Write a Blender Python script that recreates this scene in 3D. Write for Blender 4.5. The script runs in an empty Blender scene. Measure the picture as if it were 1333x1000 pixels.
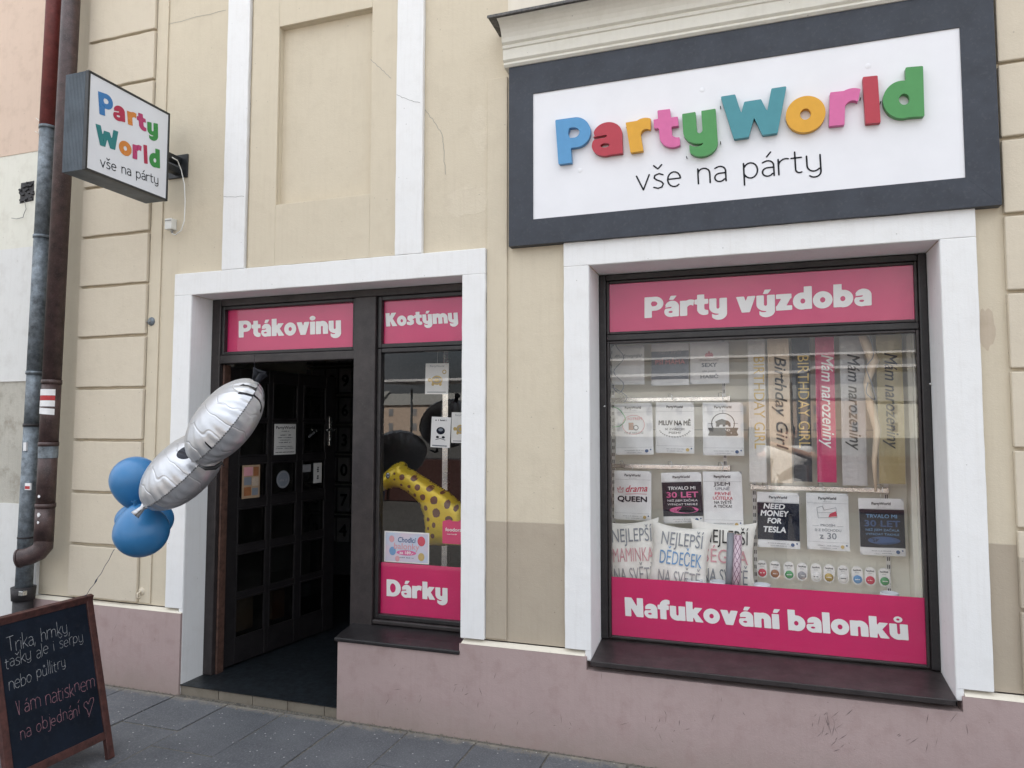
import bpy, bmesh, math, random
import numpy as np
from mathutils import Vector, Matrix
random.seed(7)
S = bpy.context.scene
COL = S.collection
R = math.radians
# ------------------------------------------------------------------ camera
CAM = Vector((0.0, -3.5, 1.594))
F = 924.0                                   # focal length in units of a 1333 px wide frame
yaw, pitch, roll = -0.325, 0.062, 0.001
fwd = Vector((math.sin(yaw)*math.cos(pitch), math.cos(yaw)*math.cos(pitch), math.sin(pitch)))
rr_ = fwd.cross(Vector((0, 0, 1))).normalized(); uu_ = rr_.cross(fwd)
cr = rr_*math.cos(roll) + uu_*math.sin(roll)
cu = -rr_*math.sin(roll) + uu_*math.cos(roll)
cd = bpy.data.cameras.new('camera'); co = bpy.data.objects.new('camera', cd); COL.objects.link(co)
cd.sensor_width = 36; cd.sensor_fit = 'HORIZONTAL'; cd.lens = F/1333*36
cd.clip_start = 0.02; cd.clip_end = 1000
co.matrix_world = Matrix((( cr.x, cu.x, -fwd.x, CAM.x), (cr.y, cu.y, -fwd.y, CAM.y), (cr.z, cu.z, -fwd.z, CAM.z), (0, 0, 0, 1)))
S.camera = co
# ------------------------------------------------------------------ world, sun, exposure
SUN_EL, SUN_AZ = 55.0, -30.0                 # the sun stands behind the shop: the facade is in open shade
W = bpy.data.worlds.new('World'); S.world = W; W.use_nodes = True
nt = W.node_tree; nt.nodes.clear()
sky = nt.nodes.new('ShaderNodeTexSky'); sky.sky_type = 'NISHITA'; sky.sun_disc = False
sky.sun_elevation = R(SUN_EL); sky.sun_rotation = R(SUN_AZ); sky.air_density = 0.9; sky.dust_density = 5.0; sky.ozone_density = 0.6
bg = nt.nodes.new('ShaderNodeBackground'); bg.inputs['Strength'].default_value = 0.05
wo = nt.nodes.new('ShaderNodeOutputWorld')
wt = nt.nodes.new('ShaderNodeTexCoord'); wm = nt.nodes.new('ShaderNodeMapping'); wm.inputs['Scale'].default_value = (1, 1, 2.2)
wn = nt.nodes.new('ShaderNodeTexNoise'); wn.inputs['Scale'].default_value = 2.1; wn.inputs['Detail'].default_value = 7; wn.inputs['Roughness'].default_value = .55
wr = nt.nodes.new('ShaderNodeMapRange'); wr.inputs[1].default_value = .30; wr.inputs[2].default_value = .52
wx = nt.nodes.new('ShaderNodeMix'); wx.data_type = 'RGBA'
nt.links.new(wt.outputs['Generated'], wm.inputs[0]); nt.links.new(wm.outputs[0], wn.inputs['Vector']); nt.links.new(wn.outputs[0], wr.inputs[0]); nt.links.new(wr.outputs[0], wx.inputs[0])
nt.links.new(sky.outputs[0], wx.inputs[6]); # overcast cloud: three times brighter overhead than at the horizon
wz = nt.nodes.new('ShaderNodeSeparateXYZ'); nt.links.new(wt.outputs['Generated'], wz.inputs[0])
wc = nt.nodes.new('ShaderNodeMapRange'); wc.inputs[1].default_value = 0; wc.inputs[2].default_value = 1; wc.inputs[3].default_value = 1/3; wc.inputs[4].default_value = 1.0; nt.links.new(wz.outputs[2], wc.inputs[0])
wv = nt.nodes.new('ShaderNodeVectorMath'); wv.operation = 'SCALE'; wv.inputs[0].default_value = (9.8, 10.2, 10.8); nt.links.new(wc.outputs[0], wv.inputs['Scale']); nt.links.new(wv.outputs[0], wx.inputs[7])
nt.links.new(wx.outputs[2], bg.inputs[0]); nt.links.new(bg.outputs[0], wo.inputs[0])
sl = bpy.data.lights.new('sun', 'SUN'); sl.energy = 5.0; sl.angle = R(0.5); sl.color = (1.0, 0.95, 0.87)
so = bpy.data.objects.new('sun', sl); COL.objects.link(so)
sd = Vector((math.sin(R(SUN_AZ))*math.cos(R(SUN_EL)), math.cos(R(SUN_AZ))*math.cos(R(SUN_EL)), math.sin(R(SUN_EL))))
so.rotation_euler = sd.to_track_quat('Z', 'Y').to_euler()
S.view_settings.view_transform = 'Standard'; S.view_settings.look = 'None'
S.view_settings.gamma = 1.0; S.view_settings.use_curve_mapping = False
S.view_settings.exposure = 2.5
S.render.engine = 'CYCLES'
S.cycles.max_bounces = 8; S.cycles.transparent_max_bounces = 16

# ------------------------------------------------------------------ helpers
def ray(px, py): return fwd + cr*((px-666.5)/F) + cu*((500-py)/F)
def P(px, py, y=None, z=None, x=None):
    "point of the place seen at a pixel of the photograph, on the plane y=, z= or x="
    d = ray(px, py)
    t = (y-CAM.y)/d.y if y is not None else (z-CAM.z)/d.z if z is not None else (x-CAM.x)/d.x
    return CAM + d*t

def put(o, parent=None):
    COL.objects.link(o)
    if parent is not None: o.parent = parent
    return o
def tag(o, label=None, cat=None, group=None, kind=None):
    if label: o['label'] = label
    if cat: o['category'] = cat
    if group: o['group'] = group
    if kind: o['kind'] = kind
    return o
def thing(name, label, cat, loc=(0, 0, 0), rot=None, group=None, kind=None):
    o = bpy.data.objects.new(name, None); o.empty_display_size = .05; COL.objects.link(o)
    o.location = loc
    if rot is not None: o.rotation_euler = rot
    return tag(o, label, cat, group, kind)

class MB:
    def __init__(s): s.v = []; s.f = []; s.m = []; s.mi = 0
    def poly(s, pts):
        n = len(s.v); s.v += [tuple(p) for p in pts]; s.f.append(tuple(range(n, n+len(pts)))); s.m.append(s.mi)
    def box(s, x0, x1, y0, y1, z0, z1):
        n = len(s.v)
        s.v += [(x, y, z) for z in (z0, z1) for y in (y0, y1) for x in (x0, x1)]
        for f in ((0, 2, 3, 1), (4, 5, 7, 6), (0, 1, 5, 4), (2, 6, 7, 3), (0, 4, 6, 2), (1, 3, 7, 5)):
            s.f.append(tuple(n+i for i in f)); s.m.append(s.mi)
        return s
    def rbox(s, x0, x1, y0, y1, z0, z1, j=.0012, stepl=.07):
        "box whose front edges wander a little, like hand-run plaster"
        ax = 0 if (x1-x0) > (z1-z0) else 1; L_ = (x1-x0) if ax == 0 else (z1-z0); n = max(2, int(L_/stepl)); n0 = len(s.v)
        for i in range(n+1):
            t = i/n; e = (lambda: random.uniform(-j, j))
            if i in (0, n): e = lambda: 0.0
            if ax == 0:
                x = x0+L_*t; a, b = e(), e(); s.v += [(x, y0, z0+a), (x, y0, z1+b), (x, y1, z1+b), (x, y1, z0+a)]
            else:
                z = z0+L_*t; a, b = e(), e(); s.v += [(x0+a, y0, z), (x1+b, y0, z), (x1+b, y1, z), (x0+a, y1, z)]
        for i in range(n):
            for k_ in range(4):
                k2 = (k_+1) % 4; s.f.append((n0+4*i+k_, n0+4*i+k2, n0+4*i+4+k2, n0+4*i+4+k_)); s.m.append(s.mi)
        s.f.append((n0, n0+1, n0+2, n0+3)); s.f.append(tuple(n0+4*n+q_ for q_ in (3, 2, 1, 0))); s.m += [s.mi]*2
        return s
    def prism(s, pts, axis, a0, a1):
        "2D outline extruded along an axis ('x': pts are (y,z); 'y': (x,z); 'z': (x,y))"
        def mk(p, a): return (a, p[0], p[1]) if axis == 'x' else (p[0], a, p[1]) if axis == 'y' else (p[0], p[1], a)
        n = len(s.v); k = len(pts)
        s.v += [mk(p, a0) for p in pts] + [mk(p, a1) for p in pts]
        s.f.append(tuple(range(n, n+k))); s.f.append(tuple(range(n+2*k-1, n+k-1, -1))); s.m += [s.mi]*2
        for i in range(k):
            j = (i+1) % k; s.f.append((n+i, n+k+i, n+k+j, n+j)); s.m.append(s.mi)
        return s
    def tube(s, pts, r, seg=10, cap=True):
        pts = [Vector(p) for p in pts]; rs = r if isinstance(r, (list, tuple)) else [r]*len(pts)
        n = len(s.v); prev = None
        for i, p in enumerate(pts):
            a = pts[max(i-1, 0)]; b = pts[min(i+1, len(pts)-1)]; t = (b-a).normalized()
            if prev is None:
                q = Vector((0, 0, 1)) if abs(t.z) < .9 else Vector((1, 0, 0)); u = t.cross(q).normalized()
            else: u = (prev-t*prev.dot(t)).normalized()
            prev = u; w = t.cross(u)
            for k in range(seg):
                an = 2*math.pi*k/seg; s.v.append(tuple(p+(u*math.cos(an)+w*math.sin(an))*rs[i]))
        for i in range(len(pts)-1):
            for k in range(seg):
                k2 = (k+1) % seg
                s.f.append((n+i*seg+k, n+i*seg+k2, n+(i+1)*seg+k2, n+(i+1)*seg+k)); s.m.append(s.mi)
        if cap:
            s.f.append(tuple(n+k for k in reversed(range(seg)))); m = n+(len(pts)-1)*seg
            s.f.append(tuple(m+k for k in range(seg))); s.m += [s.mi]*2
        return s
    def lathe(s, prof, c=(0, 0, 0), seg=20, axis='z'):
        n = len(s.v); c = Vector(c)
        for r, h in prof:
            for k in range(seg):
                a = 2*math.pi*k/seg; x, y = r*math.cos(a), r*math.sin(a)
                s.v.append(tuple(c+(Vector((x, y, h)) if axis == 'z' else Vector((x, h, y)) if axis == 'y' else Vector((h, x, y)))))
        for i in range(len(prof)-1):
            for k in range(seg):
                k2 = (k+1) % seg; s.f.append((n+i*seg+k, n+i*seg+k2, n+(i+1)*seg+k2, n+(i+1)*seg+k)); s.m.append(s.mi)
        return s
    def build(s, name, mats, parent=None, smooth=False, bevel=0, label=None, seg=2, fix=True):
        me = bpy.data.meshes.new(name); me.from_pydata(s.v, [], s.f)
        mats = mats if isinstance(mats, (list, tuple)) else [mats]
        for m in mats: me.materials.append(m)
        if len(mats) > 1:
            for p, i in zip(me.polygons, s.m): p.material_index = i
        if fix:
            bm = bmesh.new(); bm.from_mesh(me); bmesh.ops.recalc_face_normals(bm, faces=bm.faces); bm.to_mesh(me); bm.free()
        if smooth:
            for p in me.polygons: p.use_smooth = True
        o = bpy.data.objects.new(name, me); put(o, parent)
        if bevel:
            b = o.modifiers.new('bevel', 'BEVEL'); b.width = bevel; b.segments = seg; b.limit_method = 'ANGLE'; b.angle_limit = R(40)
        if label: o['label'] = label
        return o

# ------------------------------------------------------------------ materials
def lin(r, g, b):
    f = lambda c: (c/255/12.92 if c/255 <= .04045 else ((c/255+.055)/1.055)**2.4)
    return (f(r), f(g), f(b), 1)
class N:
    def __init__(s, name):
        s.m = bpy.data.materials.new(name); s.m.use_nodes = True; s.t = s.m.node_tree; s.t.nodes.clear()
        s.out = s.t.nodes.new('ShaderNodeOutputMaterial')
    def n(s, ty, **kw):
        o = s.t.nodes.new(ty)
        for k, v in kw.items():
            if k.startswith('i_'):
                key = k[2:]; key = int(key) if key.isdigit() else key.replace('_', ' ')
                o.inputs[key].default_value = v
            else: setattr(o, k, v)
        return o
    def l(s, a, b): s.t.links.new(a, b)
    def math(s, op, a, b=None, clamp=False):
        o = s.t.nodes.new('ShaderNodeMath'); o.operation = op; o.use_clamp = clamp
        for i, v in enumerate((a, b)):
            if v is None: continue
            if hasattr(v, 'links') or hasattr(v, 'is_linked'): s.l(v, o.inputs[i])
            else: o.inputs[i].default_value = v
        return o.outputs[0]
    def mix(s, fac, a, b, mode='MIX'):
        o = s.t.nodes.new('ShaderNodeMix'); o.data_type = 'RGBA'; o.blend_type = mode
        for i, v in ((0, fac), (6, a), (7, b)):
            if hasattr(v, 'is_linked'): s.l(v, o.inputs[i])
            else: o.inputs[i].default_value = v
        return o.outputs[2]
    def ramp(s, v, lo, hi):
        o = s.t.nodes.new('ShaderNodeMapRange'); o.inputs[1].default_value = lo; o.inputs[2].default_value = hi
        s.l(v, o.inputs[0]); return o.outputs[0]
    def coord(s, kind='Object', scale=(1, 1, 1)):
        if kind == 'World': c = s.t.nodes.new('ShaderNodeNewGeometry').outputs['Position']
        else: c = s.t.nodes.new('ShaderNodeTexCoord').outputs[kind]
        m = s.t.nodes.new('ShaderNodeMapping'); m.inputs['Scale'].default_value = scale; s.l(c, m.inputs[0]); return m.outputs[0]
    def noise(s, vec, scale, detail=4, rough=.6):
        o = s.n('ShaderNodeTexNoise', i_Scale=scale, i_Detail=detail, i_Roughness=rough); s.l(vec, o.inputs['Vector']); return o.outputs[0]
    def bump(s, h, strength, dist=.01):
        o = s.n('ShaderNodeBump', i_Strength=strength, i_Distance=dist); s.l(h, o.inputs['Height']); return o.outputs[0]
    def bsdf(s, color, rough=.6, normal=None, metal=0, spec=.5, coat=0, sheen=0, trans=0):
        o = s.t.nodes.new('ShaderNodeBsdfPrincipled')
        if hasattr(color, 'is_linked'): s.l(color, o.inputs['Base Color'])
        else: o.inputs['Base Color'].default_value = color
        if hasattr(rough, 'is_linked'): s.l(rough, o.inputs['Roughness'])
        else: o.inputs['Roughness'].default_value = rough
        o.inputs['Metallic'].default_value = metal; o.inputs['Specular IOR Level'].default_value = spec
        o.inputs['Coat Weight'].default_value = coat
        o.inputs['Sheen Weight'].default_value = sheen
        if normal is not None: s.l(normal, o.inputs['Normal'])
        s.l(o.outputs[0], s.out.inputs[0]); s.b = o
        return s.m

def plaster(name, c, var=.12, stain=(.5, .45, .4, 1), stain_amt=.25, bump=.35, lower=None, lower_z=0, lower_x=-9, rough=.9, streak=.3, splash=0.0):
    k = N(name); v = k.coord('World')
    big = k.noise(v, 1.3, 6, .6); mid = k.noise(v, 9, 5, .65); fine = k.noise(v, 160, 3, .6); hair = k.noise(k.coord('World', (60, 60, 3)), 1, 3, .6)
    col = c
    if lower:
        g = k.n('ShaderNodeSeparateXYZ'); k.l(k.coord('World'), g.inputs[0])
        zz = k.math('ADD', g.outputs[2], k.math('MULTIPLY', k.math('SUBTRACT', mid, .5), .008))
        f = k.math('MULTIPLY', k.ramp(zz, lower_z+.003, lower_z-.003), k.ramp(g.outputs[0], lower_x, lower_x+.001))
        col = k.mix(f, c, lower)
    else: col = k.mix(0.0, c, c)
    dark = tuple(x*(1-var*1.6) for x in c[:3])+(1,)
    col = k.mix(k.math('MULTIPLY', k.ramp(big, .35, .7), .8), col, k.mix(1.0, col, tuple([1-var]*3)+(1,), 'MULTIPLY'))
    col = k.mix(k.math('MULTIPLY', k.ramp(mid, .5, .75), stain_amt), col, k.mix(1.0, col, stain, 'MULTIPLY'))
    col = k.mix(k.math('MULTIPLY', k.ramp(hair, .5, .8), streak), col, k.mix(1.0, col, (.86, .84, .82, 1), 'MULTIPLY'))
    if splash:
        g2 = k.n('ShaderNodeSeparateXYZ'); k.l(k.coord('World'), g2.inputs[0])
        zf = k.ramp(k.math('ADD', g2.outputs[2], k.math('MULTIPLY', mid, .25)), .32, .08)
        col = k.mix(k.math('MULTIPLY', zf, splash), col, (.22, .19, .15, 1))
    sp = k.n('ShaderNodeTexVoronoi', i_Scale=14.0); k.l(v, sp.inputs['Vector'])
    col = k.mix(k.math('MULTIPLY', k.math('LESS_THAN', sp.outputs['Distance'], .045), .35), col, (.12, .1, .08, 1))
    h = k.math('ADD', k.math('MULTIPLY', mid, 1.0), k.math('ADD', k.math('MULTIPLY', fine, .25), k.math('MULTIPLY', big, 2.0)))
    return k.bsdf(col, rough, k.bump(h, bump, .006), spec=.25)
def paint(name, c, rough=.5, var=.06, bump=.1, scale=20, metal=0, spec=.5, dust=0.0, coat=0):
    k = N(name); v = k.coord('World'); n1 = k.noise(v, scale, 5, .65); n2 = k.noise(v, scale*9, 3, .6)
    col = k.mix(k.math('MULTIPLY', k.ramp(n1, .3, .7), 1.0), tuple(x*(1+var) for x in c[:3])+(1,), tuple(x*(1-var*1.8) for x in c[:3])+(1,))
    if dust: col = k.mix(k.math('MULTIPLY', k.ramp(n2, .55, .8), dust), col, (.45, .43, .4, 1))
    r = k.math('ADD', k.math('MULTIPLY', n1, .25), rough-.12)
    return k.bsdf(col, r, k.bump(k.math('ADD', n1, k.math('MULTIPLY', n2, .3)), bump, .003), metal=metal, spec=spec, coat=coat)
def cloth(name, c, scale=300, bump=.3, crease=.5):
    k = N(name); v = k.coord('Object'); n1 = k.noise(v, scale, 2, .5); n2 = k.noise(v, 14, 4, .55)
    col = k.mix(k.ramp(n2, .3, .75), c, tuple(x*.88 for x in c[:3])+(1,))
    return k.bsdf(col, .85, k.bump(k.math('ADD', k.math('MULTIPLY', n1, .05), k.math('MULTIPLY', n2, crease)), bump, .01), spec=.2, sheen=.2)
def glass(name, tint=(1, 1, 1, 1), rough=.0, base=.075, dirt=0.03, crinkle=0):
    k = N(name)
    tr = k.n('ShaderNodeBsdfTransparent'); tr.inputs[0].default_value = tint
    gl = k.n('ShaderNodeBsdfGlossy'); gl.inputs['Roughness'].default_value = rough
    if crinkle: nb_ = k.bump(k.noise(k.coord('Object'), 26, 4, .6), .9, .02); k.l(nb_, gl.inputs['Normal'])
    lw = k.n('ShaderNodeLayerWeight'); f5 = k.math('POWER', lw.outputs['Facing'], 5.0)
    f = k.math('ADD', k.math('MULTIPLY', f5, .95), base)
    m = k.n('ShaderNodeMixShader'); k.l(f, m.inputs[0]); k.l(tr.outputs[0], m.inputs[1]); k.l(gl.outputs[0], m.inputs[2])
    df = k.n('ShaderNodeBsdfDiffuse'); df.inputs[0].default_value = (.7, .68, .62, 1)
    n1 = k.noise(k.coord('World'), 7, 6, .7); n2 = k.noise(k.coord('World', (3, 3, 40)), 6, 3, .6)
    d = k.math('MULTIPLY', k.math('ADD', k.ramp(n1, .45, .8), k.math('MULTIPLY', k.ramp(n2, .5, .8), .4)), dirt)
    vo = k.n('ShaderNodeTexVoronoi', i_Scale=26.0); k.l(k.coord('World'), vo.inputs['Vector'])
    d = k.math('ADD', d, k.math('MULTIPLY', k.math('LESS_THAN', vo.outputs['Distance'], .05), dirt*4))
    m2 = k.n('ShaderNodeMixShader'); k.l(d, m2.inputs[0]); k.l(m.outputs[0], m2.inputs[1]); k.l(df.outputs[0], m2.inputs[2])
    k.l(m2.outputs[0], k.out.inputs[0]); return k.m

M = {}
M['beige'] = plaster('plaster_beige', (.625, .555, .43, 1), .06, stain_amt=.10, bump=.6, lower=(.43, .37, .29, 1), lower_z=1.108, lower_x=-1.46, streak=.25)
M['beige_block'] = plaster('plaster_block', (.63, .56, .445, 1), .06, stain_amt=.10, bump=.6, lower=(.46, .40, .315, 1), lower_z=1.06, lower_x=-1.46, streak=.2)
M['cream'] = plaster('plaster_cream', (.72, .67, .57, 1), .08, stain_amt=.2, bump=.4)
M['white'] = plaster('plaster_white', (.80, .80, .79, 1), .04, stain=(.8, .78, .74, 1), stain_amt=.25, bump=.45, streak=.35)
M['cornice'] = plaster('cornice_paint', (.76, .74, .66, 1), .06, stain=(.7, .68, .62, 1), stain_amt=.3, bump=.25)
M['plinth'] = plaster('plaster_mauve', (.425, .325, .308, 1), .14, stain=(.7, .62, .6, 1), stain_amt=.45, bump=.5, splash=.45, streak=.3)
M['n_peach'] = plaster('neighbour_peach', (.66, .52, .42, 1), .08, bump=.4)
M['n_cream'] = plaster('neighbour_cream', (.72, .71, .63, 1), .06, bump=.3)
M['n_rough'] = plaster('neighbour_rough', (.50, .48, .42, 1), .2, stain=(.45, .4, .35, 1), stain_amt=.7, bump=1.0, streak=.7)
M['n_white'] = plaster('neighbour_white', (.70, .70, .68, 1), .08, stain_amt=.2, bump=.35, splash=.4)
M['frame'] = paint('dark_brown_paint', (.017, .015, .016, 1), .38, .25, .25, 12, dust=.06)
M['frame_face'] = paint('brown_wood_paint', (.030, .024, .024, 1), .42, .25, .3, 14, dust=.05)
M['bare'] = paint('worn_brown_wood', (.10, .052, .038, 1), .55, .3, .5, 25)
M['anthracite'] = paint('anthracite_paint', (.026, .032, .045, 1), .5, .12, .25, 8, dust=.05)
M['signwhite'] = paint('sign_white', (.78, .78, .80, 1), .35, .02, .08, 4)
M['signface'] = paint('lightbox_face', (.70, .72, .76, 1), .2, .02, .03, 4)
M['lightbox'] = paint('lightbox_metal', (.065, .085, .105, 1), .45, .15, .1, 9, dust=.05)
M['blackmetal'] = paint('black_metal', (.018, .02, .022, 1), .4, .2, .1)
M['flash'] = paint('lead_flashing', (.10, .095, .09, 1), .6, .4, .8, 40, dust=.35)
M['zinc'] = paint('zinc_pipe', (.17, .20, .225, 1), .55, .35, .35, 22, metal=.25, dust=.25)
M['redpipe'] = paint('red_pipe_paint', (.16, .03, .028, 1), .5, .2, .2, 20, dust=.1)
M['brownpipe'] = paint('brown_pipe_paint', (.06, .034, .032, 1), .45, .3, .25, 18, dust=.16)
M['castiron'] = paint('cast_iron', (.025, .022, .024, 1), .6, .3, .4)
M['whiteplastic'] = paint('white_plastic', (.72, .72, .68, 1), .4, .04, .02)
M['markwhite'] = paint('mark_white', (.78, .78, .78, 1), .6, .05, .1)
M['markred'] = paint('mark_red', (.42, .03, .035, 1), .6, .1, .1)
M['grey'] = paint('grey_plastic', (.25, .25, .24, 1), .5, .1, .1)
M['steel'] = paint('bright_steel', (.62, .62, .60, 1), .25, .05, .05, metal=.9)
M['pink'] = paint('pink_film', (.58, .010, .115, 1), .35, .03, .02, 6)
M['letterwhite'] = paint('white_film', (.80, .79, .77, 1), .4, .02, .02, 6)
M['black'] = paint('black_print', (.008, .009, .013, 1), .6, .05, .02, spec=.2)
M['navy'] = paint('navy_print', (.007, .010, .022, 1), .7, .05, .02, spec=.12)
M['printred'] = paint('red_print', (.55, .03, .07, 1), .5, .05, .02)
M['printpink'] = paint('pink_print', (.62, .10, .28, 1), .5, .05, .02)
M['printsoft'] = paint('soft_pink_print', (.62, .30, .33, 1), .5, .05, .02)
M['printblue'] = paint('blue_print', (.12, .28, .50, 1), .5, .05, .02)
M['printdblue'] = paint('deep_blue_print', (.02, .07, .20, 1), .5, .05, .02)
M['printgrey'] = paint('grey_print', (.30, .30, .31, 1), .5, .05, .02)
M['slate'] = paint('slate_print', (.20, .22, .25, 1), .5, .05, .02)
M['printgreen'] = paint('green_print', (.06, .28, .10, 1), .5, .05, .02)
M['printgold'] = paint('gold_print', (.50, .36, .12, 1), .4, .1, .02, metal=.3)
M['printbrown'] = paint('brown_print', (.30, .12, .05, 1), .5, .1, .02)
M['bag'] = cloth('white_shirt_in_bag', (.82, .82, .81, 1), crease=.6, bump=.5)
M['pillow'] = cloth('pillow_cotton', (.84, .82, .76, 1), crease=.9, bump=.5)
M['backboard'] = plaster('display_panel_paint', (.78, .76, .67, 1), .05, stain_amt=.1, bump=.15, streak=.1)
M['deck'] = cloth('cream_display_cloth', (.74, .69, .58, 1), crease=1.2, bump=.7)
M['glass'] = glass('window_glass', dirt=.004, base=.068)
M['doorglass'] = glass('door_glass', (.5, .5, .5, 1), dirt=.02)
M['sleeve'] = glass('clear_sleeve', (.97, .97, .97, 1), .10, .018, .006, 1)
M['paper'] = paint('paper', (.74, .73, .70, 1), .6, .03, .02)
M['kraft'] = paint('kraft_notice', (.40, .28, .18, 1), .6, .1, .02)
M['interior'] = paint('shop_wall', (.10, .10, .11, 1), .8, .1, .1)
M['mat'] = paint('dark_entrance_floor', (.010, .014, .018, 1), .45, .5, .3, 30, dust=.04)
M['tile'] = plaster('threshold_tile', (.22, .195, .155, 1), .2, stain_amt=.5, bump=.4)
M['chalkboard'] = paint('chalkboard', (.007, .012, .022, 1), .75, .25, .08, 5, dust=.02, spec=.2)
M['boardwood'] = paint('board_wood', (.075, .027, .022, 1), .5, .35, .4, 30)
M['chalk'] = paint('white_chalk', (.36, .37, .38, 1), .9, .2, .3, 90)
M['pinkchalk'] = paint('pink_chalk', (.34, .17, .20, 1), .9, .2, .3, 90)
M['latex'] = paint('blue_latex', (.03, .17, .38, 1), .33, .05, .02, 5, spec=.5, coat=.1)
M['string'] = paint('string', (.05, .06, .1, 1), .6, .2, .1)
M['mark_tan'] = paint('tan_print', (.45, .36, .28, 1), .6, .1, .02); M['darkcard'] = paint('dim_card', (.24, .24, .25, 1), .5, .1, .02)
LET = dict(blue=paint('letter_blue', (.085, .28, .52, 1), .45, .03, .04), red=paint('letter_red', (.42, .03, .05, 1), .45, .03, .04),
           yellow=paint('letter_yellow', (.68, .34, .02, 1), .45, .03, .04), pink=paint('letter_pink', (.62, .13, .32, 1), .45, .03, .04),
           green=paint('letter_green', (.065, .27, .075, 1), .45, .03, .04), teal=paint('letter_teal', (.055, .25, .29, 1), .45, .03, .04),
           orange=paint('letter_orange', (.72, .24, .03, 1), .45, .03, .04))
PRT = dict(blue=paint('printed_blue', (.03, .17, .42, 1), .3, .02, .02), red=paint('printed_red', (.40, .015, .06, 1), .3, .02, .02), orange=paint('printed_orange', (.58, .20, .03, 1), .3, .02, .02),
           pink=paint('printed_magenta', (.42, .03, .13, 1), .3, .02, .02), green=paint('printed_green', (.03, .24, .05, 1), .3, .02, .02), teal=paint('printed_teal', (.012, .18, .19, 1), .3, .02, .02))

# pavement stone
k = N('granite_slab'); v = k.coord('World'); n1 = k.noise(v, 3, 5, .6); n2 = k.noise(v, 120, 2, .7); n3 = k.noise(v, 30, 4, .7)
rnd = k.n('ShaderNodeObjectInfo').outputs['Random']
c0 = k.mix(k.ramp(n1, .3, .7), (.085, .09, .10, 1), (.13, .134, .145, 1))
c0 = k.mix(k.math('MULTIPLY', k.ramp(n2, .5, .75), .45), c0, (.30, .30, .30, 1))
c0 = k.mix(k.math('MULTIPLY', k.ramp(n3, .55, .8), .55), c0, (.055, .056, .06, 1))
c0 = k.mix(k.math('MULTIPLY', rnd, .35), c0, k.mix(1.0, c0, (.62, .63, .66, 1), 'MULTIPLY'))
vo = k.n('ShaderNodeTexVoronoi', i_Scale=22.0); k.l(v, vo.inputs['Vector'])
c0 = k.mix(k.math('MULTIPLY', k.math('LESS_THAN', vo.outputs['Distance'], .09), .8), c0, (.46, .46, .45, 1))
gy_ = k.n('ShaderNodeSeparateXYZ'); k.l(v, gy_.inputs[0])
sf = k.math('MULTIPLY', k.ramp(k.math('ADD', gy_.outputs[1], k.math('MULTIPLY', k.noise(v, 14, 5, .7), .16)), -.01, .06), .8)
c0 = k.mix(sf, c0, (.30, .265, .205, 1))
M['slab'] = k.bsdf(c0, .82, k.bump(k.math('ADD', n3, n2), .6, .004), spec=.3)
k = N('joint_grit'); v = k.coord('World'); n1 = k.noise(v, 60, 4, .7)
M['grit'] = k.bsdf(k.mix(k.ramp(n1, .35, .7), (.06, .057, .052, 1), (.20, .18, .15, 1)), .95, k.bump(n1, .8, .01))
k = N('square_cobbles'); v = k.coord('World'); vo = k.n('ShaderNodeTexVoronoi', i_Scale=7.0, feature='DISTANCE_TO_EDGE'); k.l(v, vo.inputs['Vector'])
n1 = k.noise(v, .6, 4, .6)
c1 = k.mix(k.ramp(n1, .3, .7), (.045, .044, .043, 1), (.07, .068, .065, 1)); c1 = k.mix(k.ramp(vo.outputs[0], .08, .0), c1, (.06, .055, .05, 1))
M['cobbles'] = k.bsdf(c1, .85, k.bump(k.ramp(vo.outputs[0], 0, .1), .6, .01))

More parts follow.
